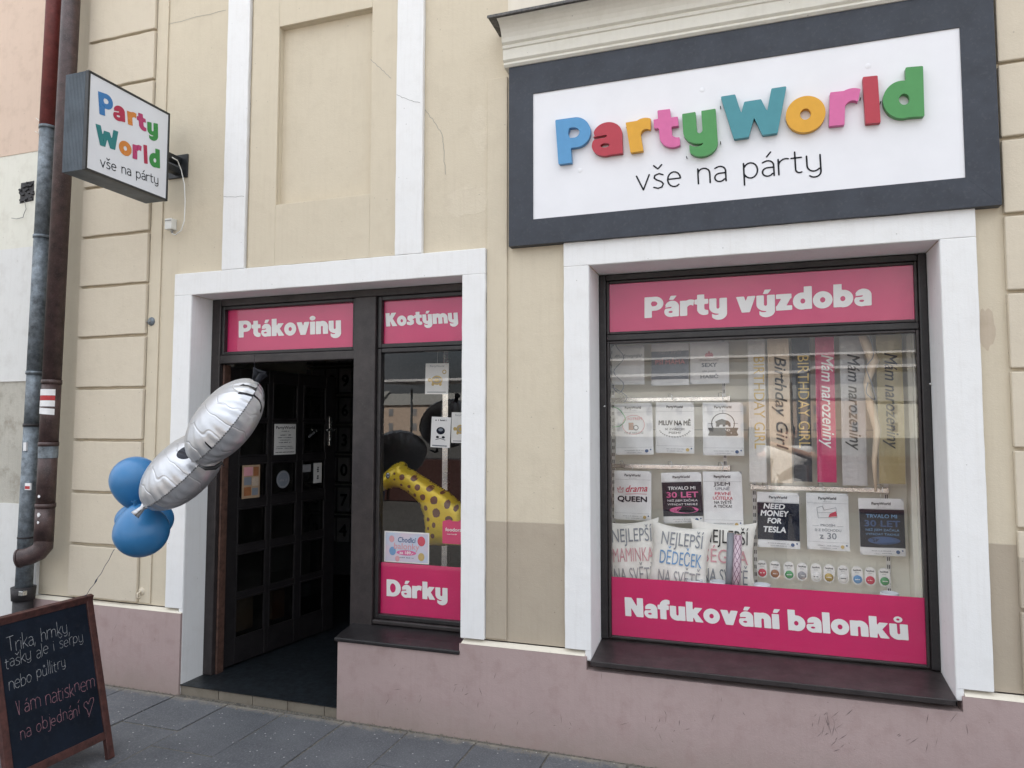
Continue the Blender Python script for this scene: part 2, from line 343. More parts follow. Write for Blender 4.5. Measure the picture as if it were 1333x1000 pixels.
# ------------------------------------------------------------------ flat shapes from distance fields (lettering)
def sdf_mesh(fn, x0, x1, z0, z1, cell):
    "marching squares on the zero line of fn(X,Z): returns 2D vertices, faces and the outline segments"
    nx = max(2, int(math.ceil((x1-x0)/cell))+1); nz = max(2, int(math.ceil((z1-z0)/cell))+1)
    xs = x0+np.arange(nx)*cell; zs = z0+np.arange(nz)*cell
    X, Z = np.meshgrid(xs, zs); D = fn(X, Z)
    D[0, :] = np.maximum(D[0, :], 1e-3); D[-1, :] = np.maximum(D[-1, :], 1e-3); D[:, 0] = np.maximum(D[:, 0], 1e-3); D[:, -1] = np.maximum(D[:, -1], 1e-3)
    IN = D < 0
    verts = []; vid = {}; faces = []; segs = []
    def gv(i, j):
        key = (0, i, j)
        if key not in vid: vid[key] = len(verts); verts.append((xs[i], zs[j]))
        return vid[key]
    def ev(i, j, i2, j2):
        key = (1, i, j, i2, j2) if (i, j) < (i2, j2) else (1, i2, j2, i, j)
        if key not in vid:
            a, b = D[j, i], D[j2, i2]; t = a/(a-b)
            vid[key] = len(verts); verts.append((xs[i]+(xs[i2]-xs[i])*t, zs[j]+(zs[j2]-zs[j])*t))
        return vid[key]
    full = IN[:-1, :-1] & IN[1:, :-1] & IN[:-1, 1:] & IN[1:, 1:]
    anyc = IN[:-1, :-1] | IN[1:, :-1] | IN[:-1, 1:] | IN[1:, 1:]
    for j in range(nz-1):
        i = 0
        row = np.nonzero(anyc[j])[0]
        if len(row) == 0: continue
        i = row[0]; end = row[-1]
        while i <= end:
            if full[j, i]:
                i2 = i
                while i2 <= end and full[j, i2]: i2 += 1
                faces.append((gv(i, j), gv(i2, j), gv(i2, j+1), gv(i, j+1))); i = i2; continue
            if anyc[j, i]:
                cs = [(i, j), (i+1, j), (i+1, j+1), (i, j+1)]; ins = [bool(IN[c[1], c[0]]) for c in cs]
                polys = []
                if ins in ([True, False, True, False], [False, True, False, True]):
                    for q in range(4):
                        if ins[q]:
                            c = cs[q]; nx_ = cs[(q+1) % 4]; pv = cs[(q-1) % 4]
                            polys.append([gv(*c), ev(*c, *nx_), ev(*pv, *c)]); segs.append((ev(*c, *nx_), ev(*pv, *c)))
                else:
                    poly = []; out = []
                    for q in range(4):
                        c, d = cs[q], cs[(q+1) % 4]
                        if ins[q]: poly.append(gv(*c))
                        if ins[q] != ins[(q+1) % 4]:
                            e_ = ev(*c, *d); poly.append(e_); out.append((e_, ins[q]))
                    polys.append(poly)
                    if len(out) == 2:
                        a = out[0][0] if out[0][1] else out[1][0]; b = out[1][0] if out[0][1] else out[0][0]; segs.append((a, b))
                for p in polys:
                    if len(p) >= 3: faces.append(tuple(p))
            i += 1
    return verts, faces, segs

# primitives of the bold round letter style
def dbox(x0, z0, x1, z1): return lambda X, Z: np.maximum(np.abs(X-(x0+x1)/2)-(x1-x0)/2, np.abs(Z-(z0+z1)/2)-(z1-z0)/2)
def dell(cx, cz, a, b): return lambda X, Z: (np.sqrt(((X-cx)/a)**2+((Z-cz)/b)**2)-1)*min(a, b)
def dpoly(pts):
    A = np.array(pts, float)
    def f(X, Z):
        d = np.full(X.shape, 1e9); inside = np.zeros(X.shape, bool); n = len(A)
        for i in range(n):
            ax, az = A[i]; bx, bz = A[(i+1) % n]; ex, ez = bx-ax, bz-az
            wx, wz = X-ax, Z-az; t = np.clip((wx*ex+wz*ez)/(ex*ex+ez*ez+1e-12), 0, 1)
            d = np.minimum(d, np.hypot(wx-ex*t, wz-ez*t))
            c = ((az > Z) != (bz > Z))
            with np.errstate(divide='ignore', invalid='ignore'):
                xi = (bx-ax)*(Z-az)/(bz-az+1e-15)+ax
            inside ^= c & (X < xi)
        return np.where(inside, -d, d)
    return f
def dline(pts, w):
    A = np.array(pts, float)
    def f(X, Z):
        d = np.full(X.shape, 1e9)
        for i in range(len(A)-1):
            ax, az = A[i]; ex, ez = A[i+1]-A[i]; wx, wz = X-ax, Z-az
            t = np.clip((wx*ex+wz*ez)/(ex*ex+ez*ez+1e-12), 0, 1); d = np.minimum(d, np.hypot(wx-ex*t, wz-ez*t))
        return d-w/2
    return f
def U(*fs): return lambda X, Z: np.minimum.reduce([g(X, Z) for g in fs])
def I(*fs): return lambda X, Z: np.maximum.reduce([g(X, Z) for g in fs])
def SUB(a, *bs): return lambda X, Z: np.maximum.reduce([a(X, Z)]+[-b(X, Z) for b in bs])
def T(f, dx=0, dz=0): return lambda X, Z: f(X-dx, Z-dz)
XH = .74; SW = .27
def acute(cx, z): return dpoly([(cx-.10, z+.06), (cx+.08, z+.06), (cx+.2, z+.25), (cx-.03, z+.25)])
B = {}
B['P'] = (.74, SUB(U(dbox(0, 0, .29, 1), dbox(.1, .33, .42, 1), dell(.42, .665, .32, .335)), U(dell(.38, .665, .125, .115), dbox(.28, .55, .38, .78))))
_a = SUB(U(dbox(.30, 0, .57, .47), I(dell(.30, .47, .27, .285), dbox(-.1, .44, .7, .8)), I(dell(.26, .24, .26, .255), dbox(-.1, -.1, .45, .6))),
         dpoly([(-.1, .43), (.28, .47), (.30, .44), (.25, .405), (.05, .39), (-.1, .36)]), dell(.245, .225, .085, .05), dpoly([(-.05, .46), (.06, .46), (.02, .66), (-.1, .7)]))
B['a'] = (.57, _a)
B['á'] = (.57, U(_a, acute(.28, XH)))
B['r'] = (.54, U(dbox(0, 0, .28, .72), SUB(I(dell(.40, .46, .30, .30), dpoly([(.1, .44), (.2, .9), (.56, .80), (.50, .40)])), dell(.41, .36, .13, .14))))
B['t'] = (.50, U(dbox(.08, .22, .35, .96), dbox(-.02, .51, .50, .74), SUB(I(dell(.36, .28, .28, .29), dbox(0, -.1, .50, .3)), dell(.47, .31, .12, .09))))
_u = SUB(U(dbox(0, .28, .27, XH), dbox(.37, 0, .65, XH), I(dell(.31, .29, .31, .30), dbox(-.1, -.1, .55, .3))), dbox(.27, .32, .37, .8), dell(.32, .32, .05, .07))
B['u'] = (.65, _u)
B['ů'] = (.65, U(_u, SUB(dell(.32, .95, .155, .145), dell(.32, .95, .06, .055))))
_y = U(SUB(U(dbox(0, .32, .27, XH), I(dell(.33, .33, .33, .31), dbox(-.1, -.1, .55, .34))), dbox(.27, .32, .38, .8), dell(.325, .32, .055, .07)),
       dbox(.38, 0.0, .66, XH), SUB(I(dell(.36, .02, .30, .29), dpoly([(.12, -.4), (.10, .02), (.4, .1), (.8, .06), (.8, -.4)])), I(dell(.26, .05, .14, .085), dbox(-.1, -.1, .38, .2))))
B['y'] = (.66, _y)
B['ý'] = (.66, U(_y, acute(.33, XH)))
def legs(pts, w):
    out = []
    for (ax, az), (bx, bz) in zip(pts[:-1], pts[1:]):
        out.append(dpoly([(ax-w/2, az), (ax+w/2, az), (bx+w/2, bz), (bx-w/2, bz)]))
    return U(*out)
B['W'] = (1.28, legs([(.14, 1), (.36, 0), (.60, .80), (.64, .80), (.92, 0), (1.14, 1)], .29))
B['v'] = (.70, legs([(.14, XH), (.35, 0), (.56, XH)], .29))
B['o'] = (.66, SUB(dell(.33, .37, .335, .385), dell(.33, .37, .09, .12)))
B['l'] = (.28, dbox(0, 0, .28, 1.02))
_d = SUB(U(dbox(.38, 0, .66, 1.02), dell(.32, .37, .32, .385)), dell(.345, .37, .085, .115))
B['d'] = (.66, _d)
B['b'] = (.66, lambda X, Z: _d(.66-X, Z))
B['k'] = (.68, U(dbox(0, 0, .28, 1.02), dpoly([(.15, .30), (.36, XH), (.69, XH), (.42, .36)]), dpoly([(.22, .48), (.46, .42), (.72, 0), (.38, 0)])))
B['K'] = (.76, U(dbox(0, 0, .29, 1), dpoly([(.15, .45), (.42, 1), (.77, 1), (.44, .48)]), dpoly([(.22, .60), (.48, .58), (.80, 0), (.44, 0)])))
B['i'] = (.28, U(dbox(0, 0, .28, XH), dell(.14, .94, .16, .135)))
B['í'] = (.28, U(dbox(0, 0, .28, XH), acute(.14, XH)))
_n = U(dbox(0, 0, .28, XH), SUB(U(I(dell(.36, .43, .30, .325), dbox(.1, .4, .9, .9)), dbox(.38, 0, .66, .44)), dbox(.28, -.1, .38, .40), dell(.33, .41, .05, .06)))
B['n'] = (.66, _n)
B['m'] = (1.02, U(_n, SUB(U(I(dell(.72, .43, .30, .325), dbox(.46, .4, 1.2, .9)), dbox(.75, 0, 1.02, .44)), dbox(.655, -.1, .75, .40), dell(.70, .41, .048, .06))))
B['N'] = (.80, U(dbox(0, 0, .27, 1), dbox(.53, 0, .80, 1), dpoly([(0, 1), (.30, 1), (.80, 0), (.50, 0)])))
B['D'] = (.80, SUB(I(U(dbox(0, 0, .40, 1), dell(.36, .5, .45, .5)), dbox(0, -.1, 1, 1.1)), U(dell(.36, .5, .16, .27), dbox(.28, .23, .36, .77))))
B['f'] = (.46, U(dbox(.08, 0, .35, .78), dbox(-.02, .50, .46, XH), SUB(I(dell(.38, .72, .30, .31), dbox(0, .7, .50, 1.1)), dell(.47, .71, .12, .08))))
B['z'] = (.56, U(dbox(0, .53, .55, XH), dbox(0, 0, .57, .21), dpoly([(.0, .15), (.22, .6), (.55, .6), (.34, .15)])))
B['s'] = (.52, I(dline([(.42, .57), (.30, .63), (.17, .60), (.15, .49), (.26, .39), (.37, .30), (.36, .17), (.24, .115), (.08, .16)], .235), dbox(-.02, -.02, .53, .78)))

# thin skeleton letters, for light print and for handwriting
def arc(cx, cz, a, b, t0, t1, n=10): return [(cx+a*math.cos(R(t0+(t1-t0)*i/n)), cz+b*math.sin(R(t0+(t1-t0)*i/n))) for i in range(n+1)]
h = .62
L = {}
L['v'] = (.48, [[(0, h), (.24, 0), (.48, h)]])
L['s'] = (.40, [[(.38, .55), (.24, h), (.08, .56), (.05, .45), (.14, .36), (.30, .28), (.38, .17), (.32, .04), (.18, 0), (.02, .06)]])
L['e'] = (.50, [[(.03, .33), (.48, .33)]+arc(.25, .31, .235, .31, 5, 180, 8)+arc(.26, .31, .245, .31, 180, 310, 7)])
L['n'] = (.46, [[(.02, 0), (.02, h)], arc(.23, .40, .21, .22, 180, 0, 8)+[(.44, 0)]])
L['m'] = (.78, [[(.02, 0), (.02, h)], arc(.21, .42, .19, .20, 180, 0, 8)+[(.40, 0)], arc(.59, .42, .19, .20, 180, 0, 8)+[(.78, 0)]])
L['a'] = (.42, [[(.04, .56)]+arc(.21, .42, .20, .20, 120, 0, 6)+[(.41, 0)], [(.41, .34), (.22, .34)]+arc(.20, .17, .18, .17, 100, 330, 10)])
L['p'] = (.50, [[(.02, -.26), (.02, h)], arc(.25, .31, .24, .31, 150, -150, 14)])
L['b'] = (.50, [[(.02, 0), (.02, 1)], arc(.25, .31, .24, .31, 150, -150, 14)])
L['d'] = (.50, [[(.48, 0), (.48, 1)], arc(.25, .31, .24, .31, 30, 330, 14)])
L['o'] = (.50, [arc(.25, .31, .24, .31, 90, 450, 16)])
L['r'] = (.32, [[(.02, 0), (.02, h)], arc(.27, .34, .25, .28, 170, 70, 7)])
L['t'] = (.36, [[(.13, .84), (.13, .14)]+arc(.26, .14, .13, .14, 180, 300, 6), [(0, .60), (.34, .60)]])
L['y'] = (.48, [[(.02, h), (.02, .24)]+arc(.24, .24, .22, .24, 180, 320, 8), [(.46, h), (.46, -.02)]+arc(.25, -.04, .21, .20, 0, -140, 8)])
L['u'] = (.48, [[(.02, h), (.02, .24)]+arc(.24, .24, .22, .24, 180, 340, 8), [(.46, h), (.46, 0)]])
L['i'] = (.10, [[(.05, 0), (.05, h)], [(.05, .80), (.06, .84)]])
L['j'] = (.14, [[(.12, h), (.12, -.1), (.04, -.24), (-.12, -.24)], [(.12, .80), (.13, .84)]])
L['l'] = (.10, [[(.05, 0), (.05, 1)]])
L['k'] = (.42, [[(.02, 0), (.02, 1)], [(.38, h), (.04, .25)], [(.12, .32), (.42, 0)]])
L['h'] = (.46, [[(.02, 0), (.02, 1)], arc(.23, .40, .21, .22, 180, 0, 8)+[(.44, 0)]])
L['T'] = (.62, [[(0, 1), (.62, 1.02)], [(.30, 1), (.33, 0)]])
L['V'] = (.60, [[(0, 1.05), (.24, 0), (.34, 1.0)]])
L[','] = (.12, [[(.08, .08), (.0, -.22)]])
L[' '] = (.34, [])
L['♡'] = (.8, [[(.35, -.35), (.28, .1), (.05, .5), (.10, .75), (.28, .78), (.40, .5), (.62, .85), (.85, .8), (.85, .55), (.35, -.55)]])
for c_, base, mk in (('š', 's', 'car'), ('á', 'a', 'ac'), ('í', 'i', 'ac'), ('ů', 'u', 'ring'), ('ě', 'e', 'car')):
    w_, st = L[base]; st = [s_ for s_ in st if not (base == 'i' and s_[0][1] > .7)]; c0_ = w_/2
    mk_ = {'car': [[(c0_-.15, .98), (c0_, .82), (c0_+.15, .98)]], 'ac': [[(c0_-.02, .78), (c0_+.12, .96)]], 'ring': [arc(c0_, .88, .09, .09, 0, 360, 10)]}[mk]
    L[c_] = (w_, st+mk_)

def place_shape(name, verts, faces, segs, mat, parent, o, u, v, n, depth=0.0, label=None, sidemat=None):
    "puts a 2D shape on the plane (o,u,v), with its face on the n side, and gives it depth towards -n"
    o, u, v, n = Vector(o), Vector(u), Vector(v), Vector(n)
    vs = [o+u*a+v*b for a, b in verts]; fs = list(faces); mi = [0]*len(faces)
    if depth:
        k0 = len(vs); used = sorted({i for s_ in segs for i in s_}); mp = {i: k0+q for q, i in enumerate(used)}
        vs += [vs[i]-n*depth for i in used]
        for a, b in segs: fs.append((a, b, mp[b], mp[a])); mi.append(1 if sidemat else 0)
    me = bpy.data.meshes.new(name); me.from_pydata([tuple(x) for x in vs], [], fs); me.materials.append(mat)
    if sidemat:
        me.materials.append(sidemat)
        for p, i in zip(me.polygons, mi): p.material_index = i
    ob = bpy.data.objects.new(name, me); put(ob, parent)
    if label: ob['label'] = label
    return ob
def bold_line(text, gap=.035, space=.30):
    x = 0; out = []
    for ch in text:
        if ch == ' ': x += space; continue
        w_, f = B[ch]; out.append((ch, x, w_, f)); x += w_+gap
    return out, x-gap
def bold_text(name, text, mat, parent, pBL, pBR, pTL, n, depth=0.0, cell=.033):
    "one lettering object: baseline from pBL to pBR, capital height from pBL to pTL"
    if ' ' in text:
        items, w_ = bold_line(text); u_ = (Vector(pBR)-Vector(pBL))/w_; x = 0; up_ = Vector(pTL)-Vector(pBL)
        for wd in text.split(' '):
            ww_ = bold_line(wd)[1]; p0 = Vector(pBL)+u_*x; bold_text(name, wd, mat, parent, p0, p0+u_*ww_, p0+up_, n, depth, cell); x += ww_+.035+.30
        return
    items, w_ = bold_line(text); V = []; Fc = []; Sg = []
    for ch, x, cw, f in items:
        a, b, c = sdf_mesh(f, -.12, cw+.14, -.34, 1.16, cell)
        k0 = len(V); V += [(p[0]+x, p[1]) for p in a]; Fc += [tuple(i+k0 for i in q) for q in b]; Sg += [(i+k0, j+k0) for i, j in c]
    pBL, pBR, pTL = Vector(pBL), Vector(pBR), Vector(pTL)
    return place_shape(name, V, Fc, Sg, mat, parent, pBL, (pBR-pBL)/w_, pTL-pBL, n, depth)
def thin_text(name, text, mat, parent, pBL, pBR, pTL, n, wt=.075, cell=.03, slant=0.0, jitter=0.0, gap=.13, warp=None):
    if ' ' in text:
        wid = lambda t_: sum(L[c_][0]+gap for c_ in t_)-gap
        u_ = (Vector(pBR)-Vector(pBL))/wid(text); x = 0; up_ = Vector(pTL)-Vector(pBL)
        for wd in text.split(' '):
            p0 = Vector(pBL)+u_*x; thin_text(name, wd, mat, parent, p0, p0+u_*wid(wd), p0+up_, n, wt, cell, slant, jitter, gap); x += wid(wd)+gap+L[' '][0]+gap
        return
    x = 0; V = []; Fc = []; rng = random.Random(len(text)*31+ord(text[0]))
    for ch in text:
        w_, st = L[ch]
        if st:
            dz = (rng.random()-.5)*jitter; sc = 1+(rng.random()-.5)*jitter*1.2
            st2 = [[(p[0]*sc+p[1]*slant+(rng.random()-.5)*jitter*.15, p[1]*sc+dz+(rng.random()-.5)*jitter*.15) for p in s_] for s_ in st]
            f = U(*[dline(s_, wt) for s_ in st2]); a, b, c = sdf_mesh(f, -.35, w_+.5, -.65, 1.25, cell)
            k0 = len(V); V += [(p[0]+x, p[1]) for p in a]; Fc += [tuple(i+k0 for i in q) for q in b]
        x += w_+gap
    x -= gap; pBL, pBR, pTL = Vector(pBL), Vector(pBR), Vector(pTL)
    return place_shape(name, V, Fc, [], mat, parent, pBL, (pBR-pBL)/x, pTL-pBL, n)

# built-in font for the small print
_fc = {}
def small_text(name, text, mat, parent, x, z, size, y=0.0, align='CENTER', bold=0.0, shear=0.0, rot=0.0, warp=None, sx=1.0, fit=None):
    bcop = bold; bold = 0.0; key = (text, align, bold, shear)
    if key not in _fc:
        cu_ = bpy.data.curves.new('t', 'FONT'); cu_.body = text; cu_.size = 1; cu_.align_x = align; cu_.offset = bold; cu_.shear = shear; cu_.resolution_u = 3; cu_.space_line = .9
        ob = bpy.data.objects.new('t', cu_); COL.objects.link(ob); dg = bpy.context.evaluated_depsgraph_get()
        me = bpy.data.meshes.new_from_object(ob.evaluated_get(dg)); vs = [(q.co.x, q.co.y) for q in me.vertices]; fs = [tuple(p.vertices) for p in me.polygons]
        COL.objects.unlink(ob); bpy.data.objects.remove(ob); bpy.data.curves.remove(cu_); bpy.data.meshes.remove(me); _fc[key] = (vs, fs)
    vs, fs = _fc[key]
    if fit and vs:
        w_ = max(a for a, b in vs)-min(a for a, b in vs); sx = fit/(w_*size)
    c, s_ = math.cos(rot), math.sin(rot); out = []; fo = []
    offs = [(0, 0)] if bcop <= .008 else [(0, 0), (1, .3), (-1, -.3), (.3, -1), (-.3, 1)]
    for oi, (ox, oz) in enumerate(offs):
        k0 = len(out); d_ = bcop*size*.9
        for a, b in vs:
            a = a*size*sx+ox*d_; b = b*size+oz*d_; X = x+a*c-b*s_; Z = z+a*s_+b*c
            out.append((X, y-oi*.00007+(warp(X, Z) if warp else 0), Z))
        fo += [tuple(i+k0 for i in f_) for f_ in fs]
    fs = fo
    me = bpy.data.meshes.new(name); me.from_pydata(out, [], fs); me.materials.append(mat)
    return put(bpy.data.objects.new(name, me), parent)

def squiggle(name, mat, parent, x, z, size, y=0.0, width=.1, warp=None, rot=0.0, seed=1):
    "print too small to read: a row of short marks"
    rg = random.Random(seed+int(width*1e4)); m = MB(); a = -width/2; c, s_ = math.cos(rot), math.sin(rot)
    while a < width/2:
        b_w = size*rg.uniform(.25, .6)
        if rg.random() < .82:
            hh_ = size*rg.uniform(.35, .6); pts = []
            for (u_, v_) in ((a, 0), (min(a+b_w*.7, width/2), 0), (min(a+b_w*.7, width/2), hh_), (a, hh_)):
                X = x+u_*c-v_*s_; Z = z+u_*s_+v_*c; pts.append((X, y+(warp(X, Z) if warp else 0), Z))
            m.poly(pts)
        a += b_w
    return m.build(name, mat, parent, fix=False)

# ================================================================== THE GROUND
sq = MB(); sq.box(-220, 220, -260, 12, -.5, -.02)
tag(sq.build('town_square', M['cobbles']), 'stone paved town square in front of the shop', kind='structure')
pv = thing('pavement', 'grey granite slab pavement along the shop front', None, kind='structure'); del pv['label']; pv['label'] = 'grey granite slab pavement along the shop front'
g_ = MB(); g_.box(-9, 5, -2.6, .02, -.019, -.004); g_.build('joint_grit', M['grit'], pv)
xs_ = [-3.28+.385*i for i in range(-8, 17)]
rng = random.Random(3)
slabmesh = {}
for ci in range(len(xs_)-1):
    xa, xb = xs_[ci], xs_[ci+1]
    off = {(-3.28): -1.1, }.get(round(xa, 3), None)
    yy = -.035
    first = .38 if ci % 2 == 0 else .56
    ln = first
    while yy > -2.5:
        y2 = max(yy-ln, -2.6)
        s_ = MB(); e1, e2, e3 = [rng.uniform(.003, .007) for _ in range(3)]
        s_.box(xa+e1, xb-e2, y2+e3, yy-.003, -.006, 0.0+rng.uniform(-.0035, .0035))
        s_.build('paving_slab', M['slab'], pv, bevel=.004, seg=2)
        yy = y2; ln = rng.choice([.46, .40, .52])
kb = MB(); kb.box(-9, 5, -2.75, -2.61, -.12, 0.0); kb.build('kerb', M['slab'], pv, bevel=.01)
# grit and litter along the foot of the wall
gr = MB(); rng = random.Random(11)
for i in range(900):
    t = rng.random(); x = rng.uniform(-4.5, 2.0); y = -.012-abs(rng.gauss(0, .035)); r_ = rng.uniform(.0015, .006)
    n0 = len(gr.v); a0 = rng.random()*6
    for q in range(3): gr.v.append((x+r_*math.cos(a0+q*2.1), y+r_*math.sin(a0+q*2.1), .001))
    gr.v.append((x, y, .001+r_*1.1))
    for f in ((0, 1, 3), (1, 2, 3), (2, 0, 3)): gr.f.append(tuple(n0+i2 for i2 in f)); gr.m.append(0)
tag(gr.build('wall_foot_grit', M['tile']), 'loose sandy grit lying along the foot of the wall', 'grit', kind='stuff')

# ================================================================== THE SHOP BUILDING
bd = thing('shop_building', 'beige plastered party shop with white window surrounds and mauve plinth', 'building', (0, 0, 0))
XL, XR = -4.62, 3.2
WY = .03                                   # face of the main wall; surrounds stand 3 cm proud of it (y=0)
DL, DR, DT = -3.28, -1.464, 2.418          # door opening
WL, WR_, WT = -.769, .796, 2.421           # shop window opening
PZ = .497                                  # top of the plinth
SXL, SXR, SZT = -2.19, -1.464, .44         # side window stands on the plinth right of the door
DD, WD = .18, .24                          # depth of the reveals
w = MB()
zt = 5.85
BK = .40
w.box(XL, DL-.0, WY, BK, PZ, zt)
NX0, NX1 = P(357, 266, y=0).x, P(480, 254, y=0).x; NZ0, NZ1 = P(357, 266, y=0).z, P(361, 38, y=0).z+.02
w.box(DL, NX0, WY, BK, DT, zt); w.box(NX1, DR, WY, BK, DT, zt); w.box(NX0, NX1, WY, BK, DT, NZ0); w.box(NX0, NX1, WY, BK, NZ1, zt); w.box(NX0, NX1, .062, BK, NZ0, NZ1)
w.box(DR, WL, WY, BK, PZ, zt)
w.box(WL, WR_, WY, BK, WT, zt)
w.box(WR_, XR, WY, BK, PZ, zt)
w.build('wall', M['beige'], bd)
# body of the building behind (gives the shade on the street side)
b_ = MB(); b_.box(XL, XR, .401, 9, 3.05, 5.85); b_.box(XL-.15, XR+.15, -.2, 9, 5.86, 6.0)
b_.build('upper_storey', M['cream'], bd)
r_ = MB(); r_.prism([(-.25, 6.01), (9, 6.01), (4.4, 7.6)], 'x', XL-.15, XR+.15); r_.build('roof', M['redpipe'], bd)
# cream field above the cornice
c_ = MB(); c_.box(-1.208, XR, .012, WY-.002, 3.70, 5.8); c_.build('wall', M['cream'], bd, label='cream wall field above the sign cornice')
# plinth
PY = -.012
for pts, xa, xb in (([(PY, -.01), (.40, -.01), (.40, PZ-.012), (PY+.0, PZ-.022)], XL, DL),
                    ([(PY, -.01), (.17, -.01), (.17, SZT-.02), (PY, SZT-.025)], SXL, SXR),
                    ([(PY, -.01), (.40, -.01), (.40, SZT-.02), (PY, PZ-.022)], SXR, WL-.02),
                    ([(PY, -.01), (.40, -.01), (.40, SZT-.02), (PY, SZT-.03)], WL-.02, WR_+.02),
                    ([(PY, -.01), (.40, -.01), (.40, SZT-.02), (PY, PZ-.022)], WR_+.02, XR)):
    p_ = MB(); p_.prism(pts, 'x', xa, xb); p_.build('plinth', M['plinth'], bd)
for a, b in ((XL, DL-.002), (DR+.01, WL-.03), (WR_+.03, XR)):
    l_ = MB(); l_.prism([(PY-.001, PZ-.021), (.029, PZ-.006), (.029, PZ-.03), (PY+.01, PZ-.03)], 'x', a, b); l_.build('plinth_ledge', M['cream'], bd)

# white surrounds, mitred from measured corners
def X0(px, py): return P(px, py, y=0).x
def Z0(px, py): return P(px, py, y=0).z
s_ = MB()
OL, OT = -3.415, 2.556
s_.rbox(OL, DL, 0, WY-.001, PZ+.003, DT); s_.rbox(OL, -1.331, 0, WY-.001, DT, OT); s_.rbox(DR, -1.331, 0, WY-.001, PZ+.003, DT)
s_.build('door_surround', M['white'], bd, bevel=.004)
rv = MB()
rv.box(DL-.03, DL+.0015, .0012, BK, -.005, DT); rv.box(DL+.0015, DR, .0012, DD+.03, DT-.0015, DT+.03); rv.box(DR-.001, DR+.03, .0012, DD+.03, PZ, DT)
rv.build('door_reveal', M['white'], bd, bevel=.006)
s_ = MB()
s_.rbox(-.901, WL, 0, WY-.001, PZ+.003, WT); s_.rbox(-.901, .935, 0, WY-.001, WT, 2.546); s_.rbox(WR_, .935, 0, WY-.001, PZ+.003, WT)
s_.build('window_surround', M['white'], bd, bevel=.004)
rv = MB()
rv.box(WL-.03, WL+.0015, .0012, WD+.03, SZT+.01, WT); rv.box(WL+.0015, WR_-.0015, .0012, WD+.03, WT-.0015, WT+.03); rv.box(WR_-.0015, WR_+.03, .0012, WD+.03, SZT+.01, WT)
rv.build('window_reveal', M['white'], bd, bevel=.006)
# two white pilaster strips above the door and the recessed panel between them
p1l, p1r = X0(288, 350), X0(317, 347); p2l, p2r = X0(513.5, 333), X0(548.5, 330)
for a, b in ((p1l, p1r), (p2l, p2r)):
    q = MB(); q.rbox(a, b, 0, WY-.001, OT+.001, 5.8, .0016); q.build('pilaster_strip', M['white'], bd, bevel=.004)
# panel frame (raised field with a rectangular sinking)
pl_, pr_ = X0(357, 266)+.0, X0(480, 254); pzb = Z0(357, 266); pzt = NZ1
q = MB()
q.box(p1r+.02, pl_, .012, WY-.0015, OT+.004, 4.62); q.box(pr_, p2l-.003, .012, WY-.0015, OT+.004, 4.62)
q.box(pl_, pr_, .012, WY-.0015, OT+.004, pzb); q.box(pl_, pr_, .012, WY-.0015, pzt, 4.62)
q.build('panel_border', M['beige'], bd, bevel=.003)
q = MB(); q.box(p1r+.0, p2l, .004, WY-.001, 4.66, 4.76); q.build('string_course', M['white'], bd, bevel=.004)
# rusticated plaster blocks at both edges of the front
lz = sorted(P(*q_, y=0).z for q_ in ((204, 37), (199.5, 101), (191, 300.6), (189, 367.5), (185, 435.5), (183, 504), (179.7, 574.5), (177, 641.5), (150, 711.8)))
step = (lz[-1]-lz[0])/10
lzs = [lz[0]+step*i for i in range(-1, 16)]
bl_, br_ = -4.215, -3.645
for i in range(len(lzs)-1):
    q = MB(); z0, z1 = lzs[i]+.009, lzs[i+1]-.009
    if i == 0: z0 = PZ+.015
    q.rbox(bl_, br_, .002, WY-.001, z0, z1, .0022); q.build('plaster_block', M['beige_block'], bd, bevel=.005)
bxl = P(1308, 277, y=0).x
rz = [P(1303, 82, y=0).z, P(1325, 795, y=0).z]; st2 = (rz[0]-rz[1])/7
for i in range(-1, 16):
    q = MB(); z0 = rz[1]+st2*(i-0)+.008; z1 = rz[1]+st2*(i+1)-.008
    if i == -1: z0 = PZ+.012
    if z1 > 5.8: break
    q.rbox(bxl, bxl+.62, .002, WY-.001, z0, z1, .0022); q.build('plaster_block', M['beige_block'], bd, bevel=.005)
# slim raised strips left of the shop window and beside the left blocks
q = MB(); q.box(-1.329, P(658, 600, y=0).x, .018, WY-.001, PZ+.01, 3.49); q.build('wall_strip', M['beige'], bd, bevel=.003)
q = MB(); q.box(-3.64, P(204, 400, y=0).x, .02, WY-.001, PZ+.01, 5.8); q.build('wall_strip', M['beige'], bd, bevel=.003)
# hairline cracks
def crack(pts, name='crack'):
    m = MB(); P3 = [P(a, b, y=0) for a, b in pts]; rng = random.Random(int(pts[0][0]))
    fine = []
    for a, b in zip(P3[:-1], P3[1:]):
        for k_ in range(5): fine.append(a.lerp(b, k_/5)+Vector((rng.uniform(-.004, .004), 0, rng.uniform(-.004, .004))))
    fine.append(P3[-1])
    return fine, m
def crack_build(pts, y):
    fine, m = crack(pts)
    for a, b in zip(fine[:-1], fine[1:]):
        d = (b-a).normalized(); nrm = Vector((-d.z, 0, d.x))*.0011
        m.poly([(a.x-nrm.x, y, a.z-nrm.z), (b.x-nrm.x, y, b.z-nrm.z), (b.x+nrm.x, y, b.z+nrm.z), (a.x+nrm.x, y, a.z+nrm.z)])
    m.build('crack', M['grey'], bd)
crack_build([(481, 76), (497, 90), (508, 101)], .0105)
crack_build([(516, 124), (529, 129), (547, 134)], -.0012)
crack_build([(550, 140), (560, 152), (573, 172), (575, 195), (577, 225)], .0285)
crack_build([(291, 256.5), (300, 257), (318, 256)], -.0012)
crack_build([(200, 32), (240, 22), (290, 10)], .0285)

